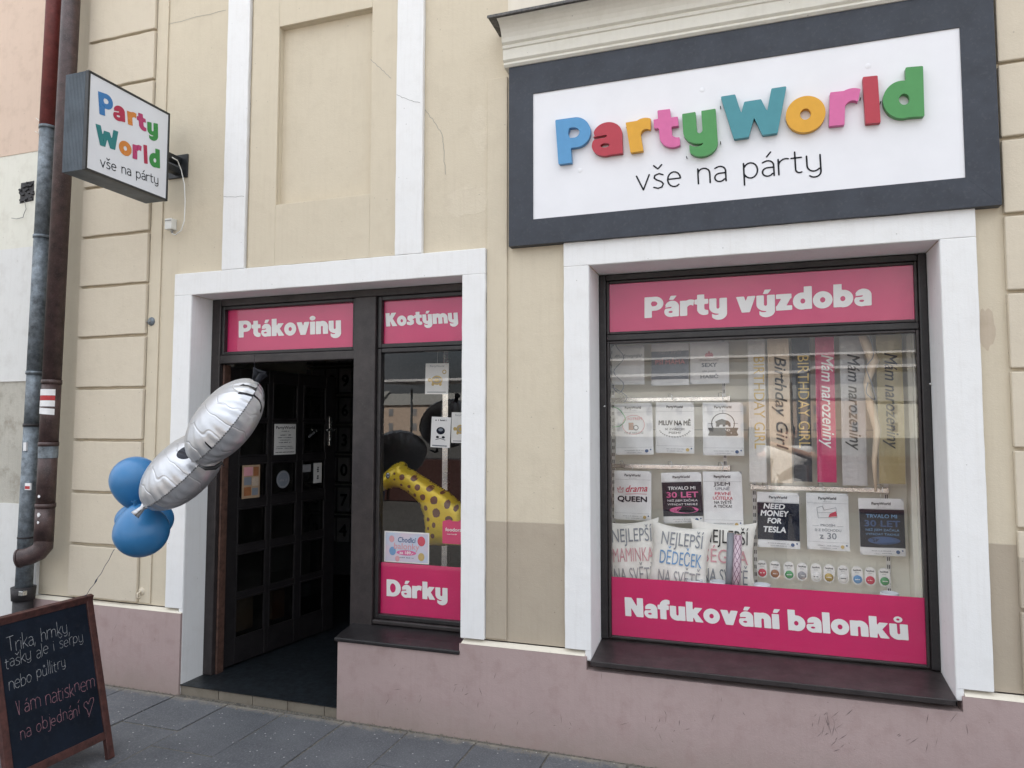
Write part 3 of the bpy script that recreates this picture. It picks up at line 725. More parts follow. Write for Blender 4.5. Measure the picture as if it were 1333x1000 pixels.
# stains, repairs and scuffs with a shape of their own
def blotch(px0, py0, rx, ry, mat, y, seed, n=26, name='stain'):
    c = P(px0, py0, y=y); sc = (c-CAM).dot(fwd)/F; rg = random.Random(seed); ph_ = [rg.uniform(0, 6) for _ in range(4)]; m = MB(); pts = []
    for i in range(n):
        a = 2*math.pi*i/n; r_ = 1+.12*math.sin(2*a+ph_[0])+.08*math.sin(5*a+ph_[1])+.05*math.sin(9*a+ph_[2]); pts.append((c.x+rx*sc*r_*math.cos(a), y, c.z+ry*sc*r_*math.sin(a)))
    m.poly(pts); return m.build(name, mat, bd, fix=False)
M['stain_brown'] = plaster('stain_brown', (.55, .465, .36, 1), .10, bump=.4); M['patch_pale'] = plaster('patch_pale', (.645, .575, .45, 1), .06, bump=.9)
blotch(1284, 428, 9, 30, M['stain_brown'], WY-.0008, 3)
blotch(628, 168, 18, 30, M['patch_pale'], WY-.0008, 5, name='plaster_repair'); blotch(608, 262, 30, 22, M['patch_pale'], WY-.0008, 8, name='plaster_repair')
m = MB(); rg = random.Random(21)
for (cx_, cy_, sx_, sy_, n_) in ((1075, 950, 22, 22, 26), (985, 880, 12, 20, 8), (760, 872, 30, 8, 6), (520, 905, 40, 25, 9), (620, 900, 30, 30, 9), (880, 930, 60, 25, 12), (170, 830, 40, 30, 6), (1180, 960, 60, 20, 9), (690, 940, 60, 15, 9)):
    for i in range(n_):
        a = P(cx_+rg.gauss(0, sx_*.6), cy_+rg.gauss(0, sy_*.6), y=PY-.0006)
        if a.z > .40 or a.z < .02: continue
        l_ = rg.uniform(.006, .03); an = rg.gauss(1.2, .5); w_ = rg.uniform(.0006, .0016); d = Vector((math.cos(an), 0, math.sin(an))); nn = Vector((-d.z, 0, d.x))*w_
        if DL < a.x < SXL: continue
        m.poly([a-d*l_, a+nn, a+d*l_, a-nn])
o = m.build('scuff_mark', paint('scuff', (.16, .12, .12, 1), .9, .2, .1), bd, fix=False); o['kind'] = 'stuff'
# threshold, entrance floor and shop interior
FZ = .055
tl = MB()
xsx = [DL, -3.0, -2.76, -2.52, -2.28, SXL]
for a, b in zip(xsx[:-1], xsx[1:]):
    q = MB(); q.box(a+.002, b-.002, .004, .03, -.004, FZ-.004); q.build('threshold_tile', M['tile'], bd, bevel=.002)
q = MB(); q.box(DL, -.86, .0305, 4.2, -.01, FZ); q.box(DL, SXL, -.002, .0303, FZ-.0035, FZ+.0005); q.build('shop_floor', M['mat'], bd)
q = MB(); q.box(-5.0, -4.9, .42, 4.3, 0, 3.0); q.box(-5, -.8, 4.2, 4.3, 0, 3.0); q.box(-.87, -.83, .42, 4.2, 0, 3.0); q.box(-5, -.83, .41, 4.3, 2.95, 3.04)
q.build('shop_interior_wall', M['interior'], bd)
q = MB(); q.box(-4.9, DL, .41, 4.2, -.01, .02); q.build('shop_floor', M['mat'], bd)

# ---- door and side window joinery (dark brown wood)
FY0, FY1 = .18, .25
jm = MB()
jl = -3.255
jm.box(DL+.002, jl+.045, FY0, FY1, FZ, DT-.001)                       # left jamb
jm.box(jl+.045, DR-.002, FY0, FY1, DT-.047, DT-.001)                  # head
mx0, mx1 = P(462, 430, y=.18).x, P(490, 430, y=.18).x
zT0, zT1 = P(462, 468, y=.18).z, P(462, 456, y=.18).z                # transom
jm.box(mx0+.0, mx1, FY0-.012, FY1, SZT+.004, DT-.048)                 # mullion
jm.box(jl+.0455, mx0-.0005, FY0, FY1, zT0+.002, zT1)                   # transom over the door
jm.build('door_frame', M['frame_face'], bd, bevel=.006)
q = MB(); q.box(mx0-.001, SXL+.03, .182, .25, FZ, SZT); q.build('door_frame', M['frame'], bd)
q = MB(); q.box(jl+.046, jl+.060, FY0+.03, FY1+.02, FZ, zT0-.002); q.build('door_stop', M['bare'], bd, bevel=.003, label='worn bare wood strip of the door jamb')
# banner over the door
dw = MB(); zb0, zb1 = P(462, 455, y=.22).z, P(300, 401.5, y=.22).z
wn = dw.build('x', M['frame']) if False else None
def window_part(name, label, x0, x1, z0, z1, y, fr=.028, parent=bd, mat='frame', dfr=.05, proud=0.0):
    m = MB(); y0, y1 = y-dfr/2-proud, y+dfr/2
    m.box(x0, x0+fr, y0, y1, z0, z1); m.box(x1-fr, x1, y0, y1, z0, z1)
    m.box(x0+fr, x1-fr, y0, y1, z0, z0+fr); m.box(x0+fr, x1-fr, y0, y1, z1-fr, z1)
    o = m.build(name, M[mat], parent, bevel=.005); o['label'] = label; return o
def pane(parent, x0, x1, z0, z1, y, mat='glass', name='pane'):
    m = MB(); m.poly([(x0, y, z0), (x1, y, z0), (x1, y, z1), (x0, y, z1)]); return m.build(name, M[mat], parent, fix=False)
def banner(parent, x0, x1, z0, z1, y, mat='pink', name='banner'):
    m = MB(); m.box(x0, x1, y, y+.002, z0, z1); return m.build(name, M[mat], parent)
NF = Vector((0, -1, 0))
def fy(px, py, y): return P(px, py, y=y)

tw = window_part('transom_window', 'narrow window over the door with the pink Ptákoviny banner', jl+.0455, mx0-.001, zT1+.001, DT-.0475, .215, .022)
banner(tw, jl+.068, mx0-.023, zT1+.02, DT-.068, .222)
pane(tw, jl+.068, mx0-.023, zT1+.02, DT-.068, .214)
bold_text('lettering', 'Ptákoviny', M['letterwhite'], tw, fy(310.8, 439.6, .2195), fy(444, 433.8, .2195), fy(310.8, 418, .2195), NF)
kw = window_part('transom_window', 'narrow upper side window with the pink Kostýmy banner', mx1+.001, DR-.002, 2.062, DT-.0475, .215, .026)
banner(kw, mx1+.026, DR-.02, 2.087, DT-.073, .222)
pane(kw, mx1+.026, DR-.02, 2.087, DT-.073, .214)
bold_text('lettering', 'Kostýmy', M['letterwhite'], kw, fy(502.8, 425.2, .2195), fy(596.5, 420.2, .2195), fy(501.8, 407.9, .2195), NF)
SWB = .50
sw = window_part('side_window', 'side window right of the door with the pink Dárky banner', mx1+.001, DR-.002, SWB, 2.06, .215, .026)
gx0, gx1 = mx1+.026, DR-.024
pane(sw, gx0, gx1, SWB+.02, 2.036, .214)
zd = P(485, 731, y=.222).z
banner(sw, gx0, gx1, SWB+.02, zd, .222)
bold_text('lettering', 'Dárky', M['letterwhite'], sw, fy(503.2, 775.9, .2195), fy(582.6, 782.5, .2195), fy(503.2, 754, .2195), NF)
# sloping timber sills
q = MB(); q.prism([(-.022, SZT-.022), (-.022, SZT-.002), (.05, SZT+.012), (.19, SZT+.032), (.24, SZT+.05), (.24, SZT-.022)], 'x', SXL-.018, DR+.003)
q.build('window_sill', M['frame'], bd, bevel=.005)
q = MB(); q.box(mx1+.001, DR-.002, .17, .24, SZT+.034, SWB-.001); q.build('window_sill', M['frame_face'], bd, bevel=.006)

# ---- the open door leaf: three columns and six rows of panes
H = P(290, 600, y=.262); th = R(8.3)
lf = thing('door_leaf', None, None, (H.x, H.y, 0), (0, 0, math.pi/2-th)); lf.parent = bd
for k_ in ('label', 'category'):
    if k_ in lf: del lf[k_]
lf['label'] = 'dark wooden shop door with eighteen panes, standing open inwards'
DWd, z0d, z1d = 1.04, FZ+.012, 1.99
cols = [(.10, .36), (.415, .665), (.72, .955)]
def doorZ(px, py):
    # height of a point on the leaf plane
    d = ray(px, py); nrm = Vector((math.cos(th), -math.sin(th), 0)); t = (Vector((H.x, H.y, 0))-CAM).dot(nrm)/d.dot(nrm); q_ = CAM+d*t
    return (Vector((q_.x-H.x, q_.y-H.y, 0)).dot(Vector((math.sin(th), math.cos(th), 0))), q_.z)
_rows = [(500, 546), (550, 592), (601, 643), (655, 700), (709, 757), (763, 811)]
rows = []
for a, b in _rows:
    z1_ = doorZ(366, a)[1]; z0_ = doorZ(366, b)[1]; rows.append((z0_, z1_))
ca = [doorZ(x_, 600)[0] for x_ in (308, 346, 351, 384, 391, 421)]
cols = [(ca[0], ca[1]), (ca[2], ca[3]), (ca[4], ca[5])]
print('door', cols, rows, doorZ(432, 489), doorZ(432, 760))
DWd = doorZ(434, 600)[0]; z1d = max(rows[0][1]+.07, 1.99)
m = MB(); ys = (-.02, .02)
xe = [0]+[v_ for c__ in cols for v_ in c__]+[DWd]
for i in range(0, 8, 2): m.box(xe[i]+(.0 if i else 0), xe[i+1], *ys, z0d, z1d)
for c0_, c1_ in cols:
    ze = [z1d]+[v_ for rr in rows for v_ in (rr[1], rr[0])]+[z0d]
    for i in range(0, len(ze), 2): m.box(c0_, c1_, -.018, .018, ze[i+1], ze[i])
m.build('door_stile', M['frame'], lf, bevel=.004)
for ci, (c0_, c1_) in enumerate(cols):
    for ri, (a, b) in enumerate(rows):
        q = MB(); q.box(c0_+.002, c1_-.002, -.002, .002, a+.002, b-.002); q.build('pane', M['doorglass'], lf)
        q = MB(); t_ = .010
        for (xa, xb, za, zb) in ((c0_, c0_+t_, a, b), (c1_-t_, c1_, a, b), (c0_+t_, c1_-t_, a, a+t_), (c0_+t_, c1_-t_, b-t_, b)): q.box(xa, xb, -.0225, -.012, za, zb)
        q.build('glazing_bead', M['frame'], lf, bevel=.002)
# notices on the door
def leafrect(px0, py0, px1, py1, mat, name, lab=None):
    a = doorZ(px0, py0); b = doorZ(px1, py1); m = MB(); m.box(a[0], b[0], -.0265, -.0245, b[1], a[1]); o = m.build(name, M[mat], lf)
    if lab: o['label'] = lab
    return a, b, o
a, b, o = leafrect(354, 552, 381, 591, 'paper', 'paper_notice', 'white opening hours notice on the door')
cx = (a[0]+b[0])/2; hh = a[1]-b[1]; ww = b[0]-a[0]
small_text('notice_print', 'PartyWorld', M['black'], lf, cx, b[1]+hh*.84, hh*.13, -.0272, bold=.02, fit=ww*.88)
for zf, sz, wf in ((.75, .05, .35), (.62, .06, .5), (.54, .05, .7), (.46, .05, .5), (.38, .055, .6), (.25, .04, .8), (.19, .04, .85), (.06, .06, .88)):
    squiggle('notice_print', M['black'], lf, cx, b[1]+hh*zf, hh*sz, -.0272, ww*wf, seed=int(zf*100))
a, b, o = leafrect(312, 606, 334, 647, 'kraft', 'flyer', 'small brown flyer with pictures on the door glass')
for i, (u_, v_, w_, h_, mt) in enumerate(((.08, .68, .5, .26, 'printsoft'), (.62, .66, .3, .28, 'printbrown'), (.1, .4, .42, .24, 'slate'), (.56, .36, .36, .26, 'mark_tan'), (.1, .08, .4, .26, 'printbrown'), (.56, .08, .34, .22, 'slate'))):
    q = MB(); X_ = a[0]+(b[0]-a[0])*u_; Z_ = b[1]+(a[1]-b[1])*v_; q.box(X_, X_+(b[0]-a[0])*w_, -.0275, -.0266, Z_, Z_+(a[1]-b[1])*h_); q.build('flyer_print', M[mt], lf)
c_ = doorZ(365, 624); q = MB(); q.lathe([(.0, 0), (.062, 0), (.062, .001), (0, .001)], (c_[0], -.0265, c_[1]), 28, 'y'); q.build('round_sticker', M['slate'], lf)
q = MB(); q.lathe([(.050, 0), (.056, 0), (.056, .0005), (.050, .0005)], (c_[0], -.0272, c_[1]), 28, 'y'); q.build('round_sticker', M['printgrey'], lf)
squiggle('sticker_print', M['printgrey'], lf, c_[0], c_[1]-.012, .03, -.0274, .07)
leafrect(391, 605, 401, 614, 'printgrey', 'sticker'); a, b, o = leafrect(405, 603, 415, 628, 'paper', 'sticker', 'upright white lettered sticker by the handle')
squiggle('sticker_print', M['black'], lf, (a[0]+b[0])/2+.01, (a[1]+b[1])/2, .04, -.0272, .09, rot=math.pi/2)
c_ = doorZ(404, 566); squiggle('sticker_print', M['printgrey'], lf, c_[0], c_[1], .03, -.0265, .10, rot=.5)
for (x_, y_, x2, y2, mt) in ((304, 784, 333, 817, 'kraft'), (348, 772, 358, 806, 'kraft'), (360, 771, 374, 803, 'printbrown'), (398, 761, 409, 775, 'slate')):
    a = doorZ(x_, y_); b = doorZ(x2, y2); q = MB(); q.box(a[0], b[0], .03, .05, b[1], a[1]); q.build('cardboard', M[mt], lf, label='brown cardboard behind the low door panes')
c_ = doorZ(427, 560); q = MB(); q.box(c_[0]-.015, c_[0]+.015, -.028, -.02, c_[1]-.12, c_[1]+.10); q.tube([(c_[0], -.03, c_[1]), (c_[0], -.07, c_[1]), (c_[0]-.10, -.075, c_[1])], .009, 8); q.lathe([(.0, -.034), (.012, -.034), (.012, -.028)], (c_[0], 0, c_[1]-.07), 12, 'y')
q.build('door_handle', M['steel'], lf, bevel=.002)

# ---- big shop window
SY = .26
m = MB(); fo0, fo1, fz0, fz1 = WL+.0022, WR_-.0022, .495, WT-.003
fw_ = .038
m.box(fo0, fo0+fw_, WD-.002, .31, fz0, fz1); m.box(fo1-fw_, fo1, WD-.002, .31, fz0, fz1)
m.box(fo0+fw_, fo1-fw_, WD-.002, .31, fz1-.034, fz1)
ztr0, ztr1 = 2.047, 2.105
m.box(fo0+fw_, fo1-fw_, WD+.004, .31, ztr0+.012, ztr1-.012)
bw = m.build('shop_window', M['anthracite'] if False else M['frame'], bd, bevel=.006)
bw['label'] = 'large dark framed display window with two pink banners'
m = MB()
a0, a1 = fo0+fw_+.001, fo1-fw_-.001
def ring(m, x0, x1, z0, z1, t, y0, y1):
    m.box(x0, x0+t, y0, y1, z0, z1); m.box(x1-t, x1, y0, y1, z0, z1); m.box(x0+t, x1-t, y0, y1, z0, z0+t); m.box(x0+t, x1-t, y0, y1, z1-t, z1)
ring(m, a0, a1, ztr1-.011, fz1-.035, .014, WD+.008, .30)
ring(m, a0, a1, fz0+.004, ztr0+.011, .014, WD+.008, .30)
m.build('frame', M['frame_face'], bw, bevel=.004)
gy = .262
g0, g1 = a0+.014, a1-.014
pane(bw, g0, g1, ztr1+.003, fz1-.049, gy); pane(bw, g0, g1, fz0+.018, ztr0-.003, gy)
banner(bw, g0, g1, ztr1+.003, fz1-.049, gy+.004)
zn = P(797, 751, y=gy).z
banner(bw, g0, g1, fz0+.018, zn, gy+.004)
bold_text('lettering', 'Párty výzdoba', M['letterwhite'], bw, fy(839, 414.3, gy+.002), fy(1134.8, 397.6, gy+.002), fy(839, 387.3, gy+.002), NF)
bold_text('lettering', 'Nafukování balonků', M['letterwhite'], bw, fy(814, 801.8, gy+.002), fy(1183, 833.9, gy+.002), fy(813, 777.3, gy+.002), NF)
m = MB(); sx0, sx1 = P(770, 860, y=-.03).x, P(1243, 912, y=-.03).x
m.prism([(-.03, .438), (-.03, .462), (.06, .470), (.225, .492), (.30, .494), (.30, .438)], 'x', WL+.003, WR_-.003)
# mitred nosing that runs past the reveal
for sgn, xa, xb in ((-1, WL+.003, sx0), (1, WR_-.003, sx1)):
    n0 = len(m.v); pr = [(-.03, .438), (-.03, .462), (-.002, .466), (-.002, .438)]
    for xx in (xa, xb):
        for y_, z_ in pr: m.v.append((xx if y_ < -.01 or xx == xa else xb-sgn*.0, y_, z_))
    for f in ((0, 1, 2, 3), (7, 6, 5, 4), (0, 4, 5, 1), (1, 5, 6, 2), (2, 6, 7, 3), (3, 7, 4, 0)): m.f.append(tuple(n0+i for i in f)); m.m.append(0)
m.build('window_sill', M['frame_face'], bw, bevel=.004)
for (x_, y_) in ((787, 529), (1211, 500)):
    c_ = P(x_, y_, y=WD-.004); q = MB(); q.lathe([(0, -.006), (.005, -.004), (.006, 0)], c_, 10, 'y'); q.build('screw', M['steel'], bw, smooth=True)

# display compartment behind the big window
BY = .66
q = MB(); q.box(-.83, 1.0, BY, BY+.03, .3, 2.5)
q.build('display_back_panel', M['backboard'], bd)
q = MB(); q.box(-.84, -.81, .3105, BY, .3, 2.5); q.box(.86, .89, .3105, BY, .3, 2.5); q.build('display_side_panel', M['backboard'], bd)
q = MB(); q.box(-.84, .9, .3105, BY, 2.46, 2.5); q.build('display_ceiling', M['white'], bd)
for px_ in (1185, 1191):
    q = MB(); X_ = P(px_, 600, y=BY-.12).x; q.box(X_, X_+.03, BY-.12-(px_-1185)*.006, BY-.001, .72, 2.46); q.build('display_side_post', M['backboard'], bd, bevel=.003)
DZ = .705
m = MB(); nx_, ny_ = 60, 10; rng = random.Random(5)
ph = [rng.uniform(0, 6) for _ in range(6)]
for j in range(ny_+1):
    for i in range(nx_+1):
        x = -.80+1.65*i/nx_; y = .275+(BY-.28)*j/ny_
        m.v.append((x, y, DZ+.02*j/ny_+.008*math.sin(x*17+ph[0]+y*9)+.006*math.sin(x*41+ph[1]-y*23)))
for j in range(ny_):
    for i in range(nx_):
        n0 = j*(nx_+1)+i; m.f.append((n0, n0+1, n0+nx_+2, n0+nx_+1)); m.m.append(0)
dk = m.build('display_cloth', M['deck'], None, smooth=True); tag(dk, 'cream cloth spread over the floor of the display window', 'cloth')
q = MB(); q.box(-.80, .85, .275, BY, .4, DZ-.03); q.build('display_floor', M['backboard'], bd)

# ---- cornice over the sign
m = MB()
zc = 3.515
prof = [(WY, zc-.004), (-.028, zc-.002), (-.040, zc+.008), (-.036, zc+.02), (-.046, zc+.026), (-.050, zc+.03), (-.050, zc+.085), (-.058, zc+.088), (-.060, zc+.10), (-.054, zc+.106), (-.066, zc+.112)]
for i in range(7):
    a = i/6; prof.append((-.070-.075*(1-math.cos(a*math.pi/2)), zc+.115+.085*math.sin(a*math.pi/2)))
prof += [(-.150, zc+.204), (WY, zc+.204)]
CX0, CX1 = -1.235, 1.035
m.prism([(a, b) for a, b in prof], 'x', CX0+.02, CX1)
m.build('cornice', M['cornice'], bd)
m = MB(); m.prism([(WY, zc+.206), (-.168, zc+.206), (-.172, zc+.198), (-.176, zc+.198), (-.174, zc+.214), (WY-.012, zc+.24), (WY-.012, zc+.206)], 'x', CX0-.025, CX1+.01); m.build('cornice_flashing', M['flash'], bd, bevel=.002)

# ================================================================== MAIN SIGN
sg = thing('shop_sign', 'large white sign reading PartyWorld vše na párty in dark grey frame', 'sign', (0, 0, 0))
SYF = -.022
oL, oT, oB = P(662.5, 91, y=SYF).x, P(662.5, 91, y=SYF).z, P(663, 321, y=SYF).z
oR = P(1304.6, 266, y=SYF).x
iL, iT, iB = P(693.6, 120.6, y=SYF).x, P(693.6, 120.6, y=SYF).z, P(693.6, 286.5, y=SYF).z
iR = P(1257, 230, y=SYF).x; iT = (iT+P(1248.6, 37.2, y=SYF).z)/2; iB = (iB+P(1257, 230, y=SYF).z)/2
oT = 3.512
oB = min(oB, 2.552)
for pts in ([(oL, oB), (oR, oB), (iR, iB), (iL, iB)], [(oL, oT), (iL, iT), (iR, iT), (oR, oT)], [(oL, oB), (iL, iB), (iL, iT), (oL, oT)], [(oR, oB), (oR, oT), (iR, iT), (iR, iB)]):
    q = MB(); q.prism(pts, 'y', SYF, WY-.001); q.build('frame_rail', M['anthracite'], sg, bevel=.0006)
q = MB(); q.box(iL-.005, iR+.005, SYF+.006, WY-.0015, iB-.005, iT+.005); q.build('panel', M['signwhite'], sg)
LY = -.046
def sgl(ch, bl, br, tl, col, z0, z1):
    w_, f = B[ch]; a, b, c = sdf_mesh(f, -.12, w_+.14, -.34, 1.12, .022)
    pb, pr2, pt = fy(*bl, LY), fy(*br, LY), fy(*tl, LY)
    u_ = (pr2-pb)/w_; v_ = (pt-pb)/(z1-z0); o_ = pb-v_*z0
    ob = place_shape('letter', a, b, c, LET[col], sg, o_, u_, v_, NF, depth=.026); ob['label'] = 'raised %s letter %s' % (col, ch)
    return ob
sgl('P', (726.9, 213.8), (771.6, 208.5), (722.7, 156.3), 'blue', 0, 1)
sgl('a', (770.7, 203.8), (810.5, 199.5), (769.5, 162.0), 'red', 0, .75)
sgl('r', (820.7, 198.8), (853, 194), (814.2, 158.6), 'yellow', 0, .74)
sgl('t', (854.8, 193.3), (885.6, 190), (850.8, 144.5), 'pink', 0, .96)
sgl('y', (891.5, 206.8), (935.5, 200.6), (887.8, 148.5), 'green', -.27, .74)
sgl('W', (941.5, 183), (1027, 171), (938.5, 125.8), 'teal', 0, 1)
sgl('o', (1024.4, 174.6), (1075.5, 167.6), (1022.2, 129), 'yellow', 0, .755)
sgl('r', (1079.2, 164.2), (1118.5, 160.5), (1080.5, 119.2), 'pink', 0, .74)
sgl('l', (1126.9, 161), (1146.5, 159.4), (1123, 100.3), 'red', 0, 1.02)
sgl('d', (1150, 154.6), (1203.5, 151.2), (1148.4, 90.3), 'green', 0, 1.02)
yl = SYF+.0045
thin_text('lettering', 'vše na párty', M['black'], sg, fy(829.3, 248.3, yl), fy(1069.5, 221.6, yl), fy(828.0, 217.9, yl), NF, wt=.058, cell=.022)
for (x_, y_) in ((914, 117), (755, 222), (1130, 86)):
    c_ = fy(x_, y_, SYF+.0055); q = MB(); q.lathe([(0, -.0012), (.011, -.001), (.013, 0)], c_, 14, 'y'); q.build('filled_screw_hole', M['signwhite'], sg, smooth=True)
for (x_, y_, y2) in ((768, 172, 0), (816, 167, 0), (894, 205, 0), (938, 186, 0), (999, 148, 0), (1146, 134, 0), (1120, 129, 0), (938, 140, 0)):
    c_ = fy(x_, y_, -.03); q = MB(); q.lathe([(.0025, -.012), (.0025, .03)], c_, 6, 'y'); q.build('standoff_pin', M['blackmetal'], sg)

# ================================================================== PROJECTING LIGHT BOX
SX = -3.36
A = P(111, 90, x=SX); Bp = P(114, 222.5, x=SX); Cp = P(218.5, 145.5, x=SX); Dp = P(220.5, 263, x=SX)
ya, yb = (A.y+Bp.y)/2, (Cp.y+Dp.y)/2; za, zb2 = (Bp.z+Dp.z)/2, (A.z+Cp.z)/2
TH = .165
ps = thing('projecting_sign', 'square light box sign reading Party World on a black wall bracket', 'sign', (0, 0, 0))
q = MB(); q.box(SX-TH, SX-.006, ya+.002, yb-.002, za+.002, zb2-.002)
nst = 14
for i in range(nst+1):
    xx = SX-TH+.006+(TH-.02)*i/nst; q.box(xx-.001, xx+.001, ya+.0005, ya+.0025, za+.002, zb2-.002); 
q.build('box', M['lightbox'], ps, bevel=.002)
q = MB()
for (y0_, y1_, z0_, z1_) in ((ya, yb, za, za+.013), (ya, yb, zb2-.013, zb2), (ya, ya+.013, za+.013, zb2-.013), (yb-.013, yb, za+.013, zb2-.013)): q.box(SX-.02, SX+.004, y0_, y1_, z0_, z1_)
q.build('frame', M['blackmetal'], ps, bevel=.002)
q = MB(); q.box(SX-.008, SX, ya+.012, yb-.012, za+.012, zb2-.012); q.build('face', M['signface'], ps)
NX = Vector((1, 0, 0)); XF = SX+.0012
def px_(a, b): return P(a, b, x=XF)
def plet(ch, bl, br, tl, col, z0, z1):
    w_, f = B[ch]; a, b, c = sdf_mesh(f, -.12, w_+.14, -.34, 1.12, .033)
    pb, pr2, pt = px_(*bl), px_(*br), px_(*tl); v_ = (pt-pb)/(z1-z0)
    ob = place_shape('letter', a, b, c, PRT[col], ps, pb-v_*z0, (pr2-pb)/w_, v_, NX); ob['label'] = 'printed %s letter %s' % (col, ch)
def q5(x, y): return (70+x/5, 80+y/5)
plet('P', q5(298, 344), q5(392, 374), q5(288, 193), 'blue', 0, 1)
plet('a', q5(388, 378), q5(466, 398), q5(384, 278), 'red', 0, .75)
plet('r', q5(483, 410), q5(544, 430), q5(476, 318), 'orange', 0, .74)
plet('t', q5(548, 440), q5(604, 458), q5(540, 330), 'pink', 0, .96)
plet('y', q5(610, 510), q5(680, 522), q5(608, 392), 'green', -.27, .74)
plet('W', q5(276, 538), q5(424, 585), q5(272, 405), 'teal', 0, 1)
plet('o', q5(426, 600), q5(508, 625), q5(423, 505), 'orange', 0, .755)
plet('r', q5(513, 632), q5(572, 647), q5(513, 535), 'pink', 0, .74)
plet('l', q5(588, 664), q5(612, 668), q5(583, 542), 'red', 0, 1.02)
plet('d', q5(622, 680), q5(692, 698), q5(620, 555), 'green', 0, 1.02)
thin_text('lettering', 'vše na párty', M['black'], ps, px_(*q5(305, 684)), px_(*q5(680, 800)), px_(*q5(303, 615)), NX, wt=.09, cell=.03)
zbk = P(238, 216, y=.02).z
q = MB(); q.box(SX-.10, SX-.05, yb-.003, WY-.013, zbk+.015, zbk+.055); q.box(SX-.10, SX-.05, yb-.003, WY-.013, zbk-.055, zbk-.015)
q.box(SX-.155, SX+.0, WY-.012, WY, zbk-.075, zbk+.075); q.build('bracket', M['blackmetal'], ps, bevel=.003)
cb = MB(); cpts = [(224, 205), (231, 209), (236, 222), (240, 240), (241, 262), (240, 287), (236, 300), (228, 306), (224, 304)]
cb.tube([P(a, b, y=(-.02 if i > 1 else -.12+.06*i)) for i, (a, b) in enumerate(cpts)], .0035, 8)
tag(cb.build('power_cable', M['whiteplastic'], smooth=True), 'white cable looping down from the projecting sign', 'cable')
jc = P(221, 292, y=-.0); jb = thing('junction_box', 'small white electric junction box on the wall below the sign', 'junction box', (jc.x, WY, jc.z))
q = MB(); q.box(-.028, .028, -.045, 0, -.035, .035); q.build('box', M['whiteplastic'], jb, bevel=.004)
q = MB(); q.lathe([(.006, -.02), (.009, 0)], (.012, -.022, -.036), 10, 'z'); q.box(-.024, .024, -.048, -.0452, .018, .022); q.build('cable_gland', M['grey'], jb)
c_ = P(194, 418, y=0); rl = thing('round_wall_fitting', 'small round grey metal fitting on the wall left of the door', 'wall fitting', (c_.x, .02, c_.z))
q = MB(); q.lathe([(0, -.014), (.018, -.013), (.026, -.006), (.028, 0)], (0, 0, 0), 20, 'y'); q.build('cap', M['zinc'], rl, smooth=True)
q = MB(); q.lathe([(0, -.02), (.006, -.019), (.008, -.0145)], (0, 0, 0), 10, 'y'); q.tube([(-.02, -.005, -.0), (-.05, -.006, -.004), (-.056, -.004, -.012)], .003, 6); q.build('screw', M['grey'], rl)
c_ = P(181, 775, y=0); tp = thing('wall_hook', 'small painted wall hook above the mauve plinth', 'hook', (c_.x, .02, c_.z))
q = MB(); q.lathe([(0, -.01), (.02, -.008), (.024, 0)], (0, 0, .02), 14, 'y'); q.build('rose', M['beige_block'], tp, smooth=True)
q = MB(); q.tube([(0, -.008, .02), (0, -.03, .015), (0, -.034, -.01), (0, -.02, -.02)], .006, 8); q.build('hook', M['beige_block'], tp, smooth=True)
q = MB(); c_ = P(231, 361.5, y=0)

# ================================================================== NEIGHBOUR
nb = thing('neighbour_building', 'pale plastered neighbouring house left of the drainpipes', 'building')
NXR = -4.50; z1_, z2_, z3_ = P(30, 199, y=0).z, P(0, 497, y=0).z, P(0, 655, y=0).z
for a, b, mt, lb in ((z1_, 5.9, 'n_peach', 'peach painted upper wall'), (P(0, 325, y=0).z, z1_-.0, 'n_cream', 'cream wall'), (z2_, P(0, 325, y=0).z, 'n_white', 'whitish wall'), (z3_, z2_, 'n_rough', 'rough bare plaster band'), (-.01, z3_, 'n_white', 'whitewashed lower wall')):
    q = MB(); yy = {'n_rough': .016, 'n_peach': .004}.get(mt, .008); q.box(-12, NXR, yy, .4, a, b); q.build('wall', M[mt], nb, label=lb)
q = MB(); q.box(-12, NXR-.0, .401, 9, 0, 5.9); q.build('wall', M['n_cream'], nb)
ha, hb = P(27, 238, y=.008), P(44, 263, y=.008)
q = MB(); 
hz0, hz1 = hb.z, ha.z
q.poly([(ha.x, .0065, hz0), (hb.x, .0065, hz0+.01), (hb.x-.003, .0065, hz1), (ha.x+.005, .0065, hz1-.004)]); 
for i in range(24):
    x = random.uniform(ha.x, hb.x); z = random.uniform(hz0, hz1); r_ = random.uniform(.006, .016); q.tube([(x, .006, z), (x+r_*.4, -.002, z+r_*.3)], r_, 5)
q.build('broken_plaster_hole', M['castiron'], nb, label='square broken hole in the neighbour plaster')
q = MB(); q.tube([P(a, b, y=-.006) for a, b in ((32, 262), (34, 272), (31, 279), (30, 283), (22, 285), (15, 284))], .0022, 6); q.build('loose_wire', M['grey'], nb)
q = MB(); q.tube([P(a, b, y=-.002) for a, b in ((46, 171), (50, 174), (52, 158), (47, 154))], .003, 5); q.build('loose_wire', M['whiteplastic'], nb)

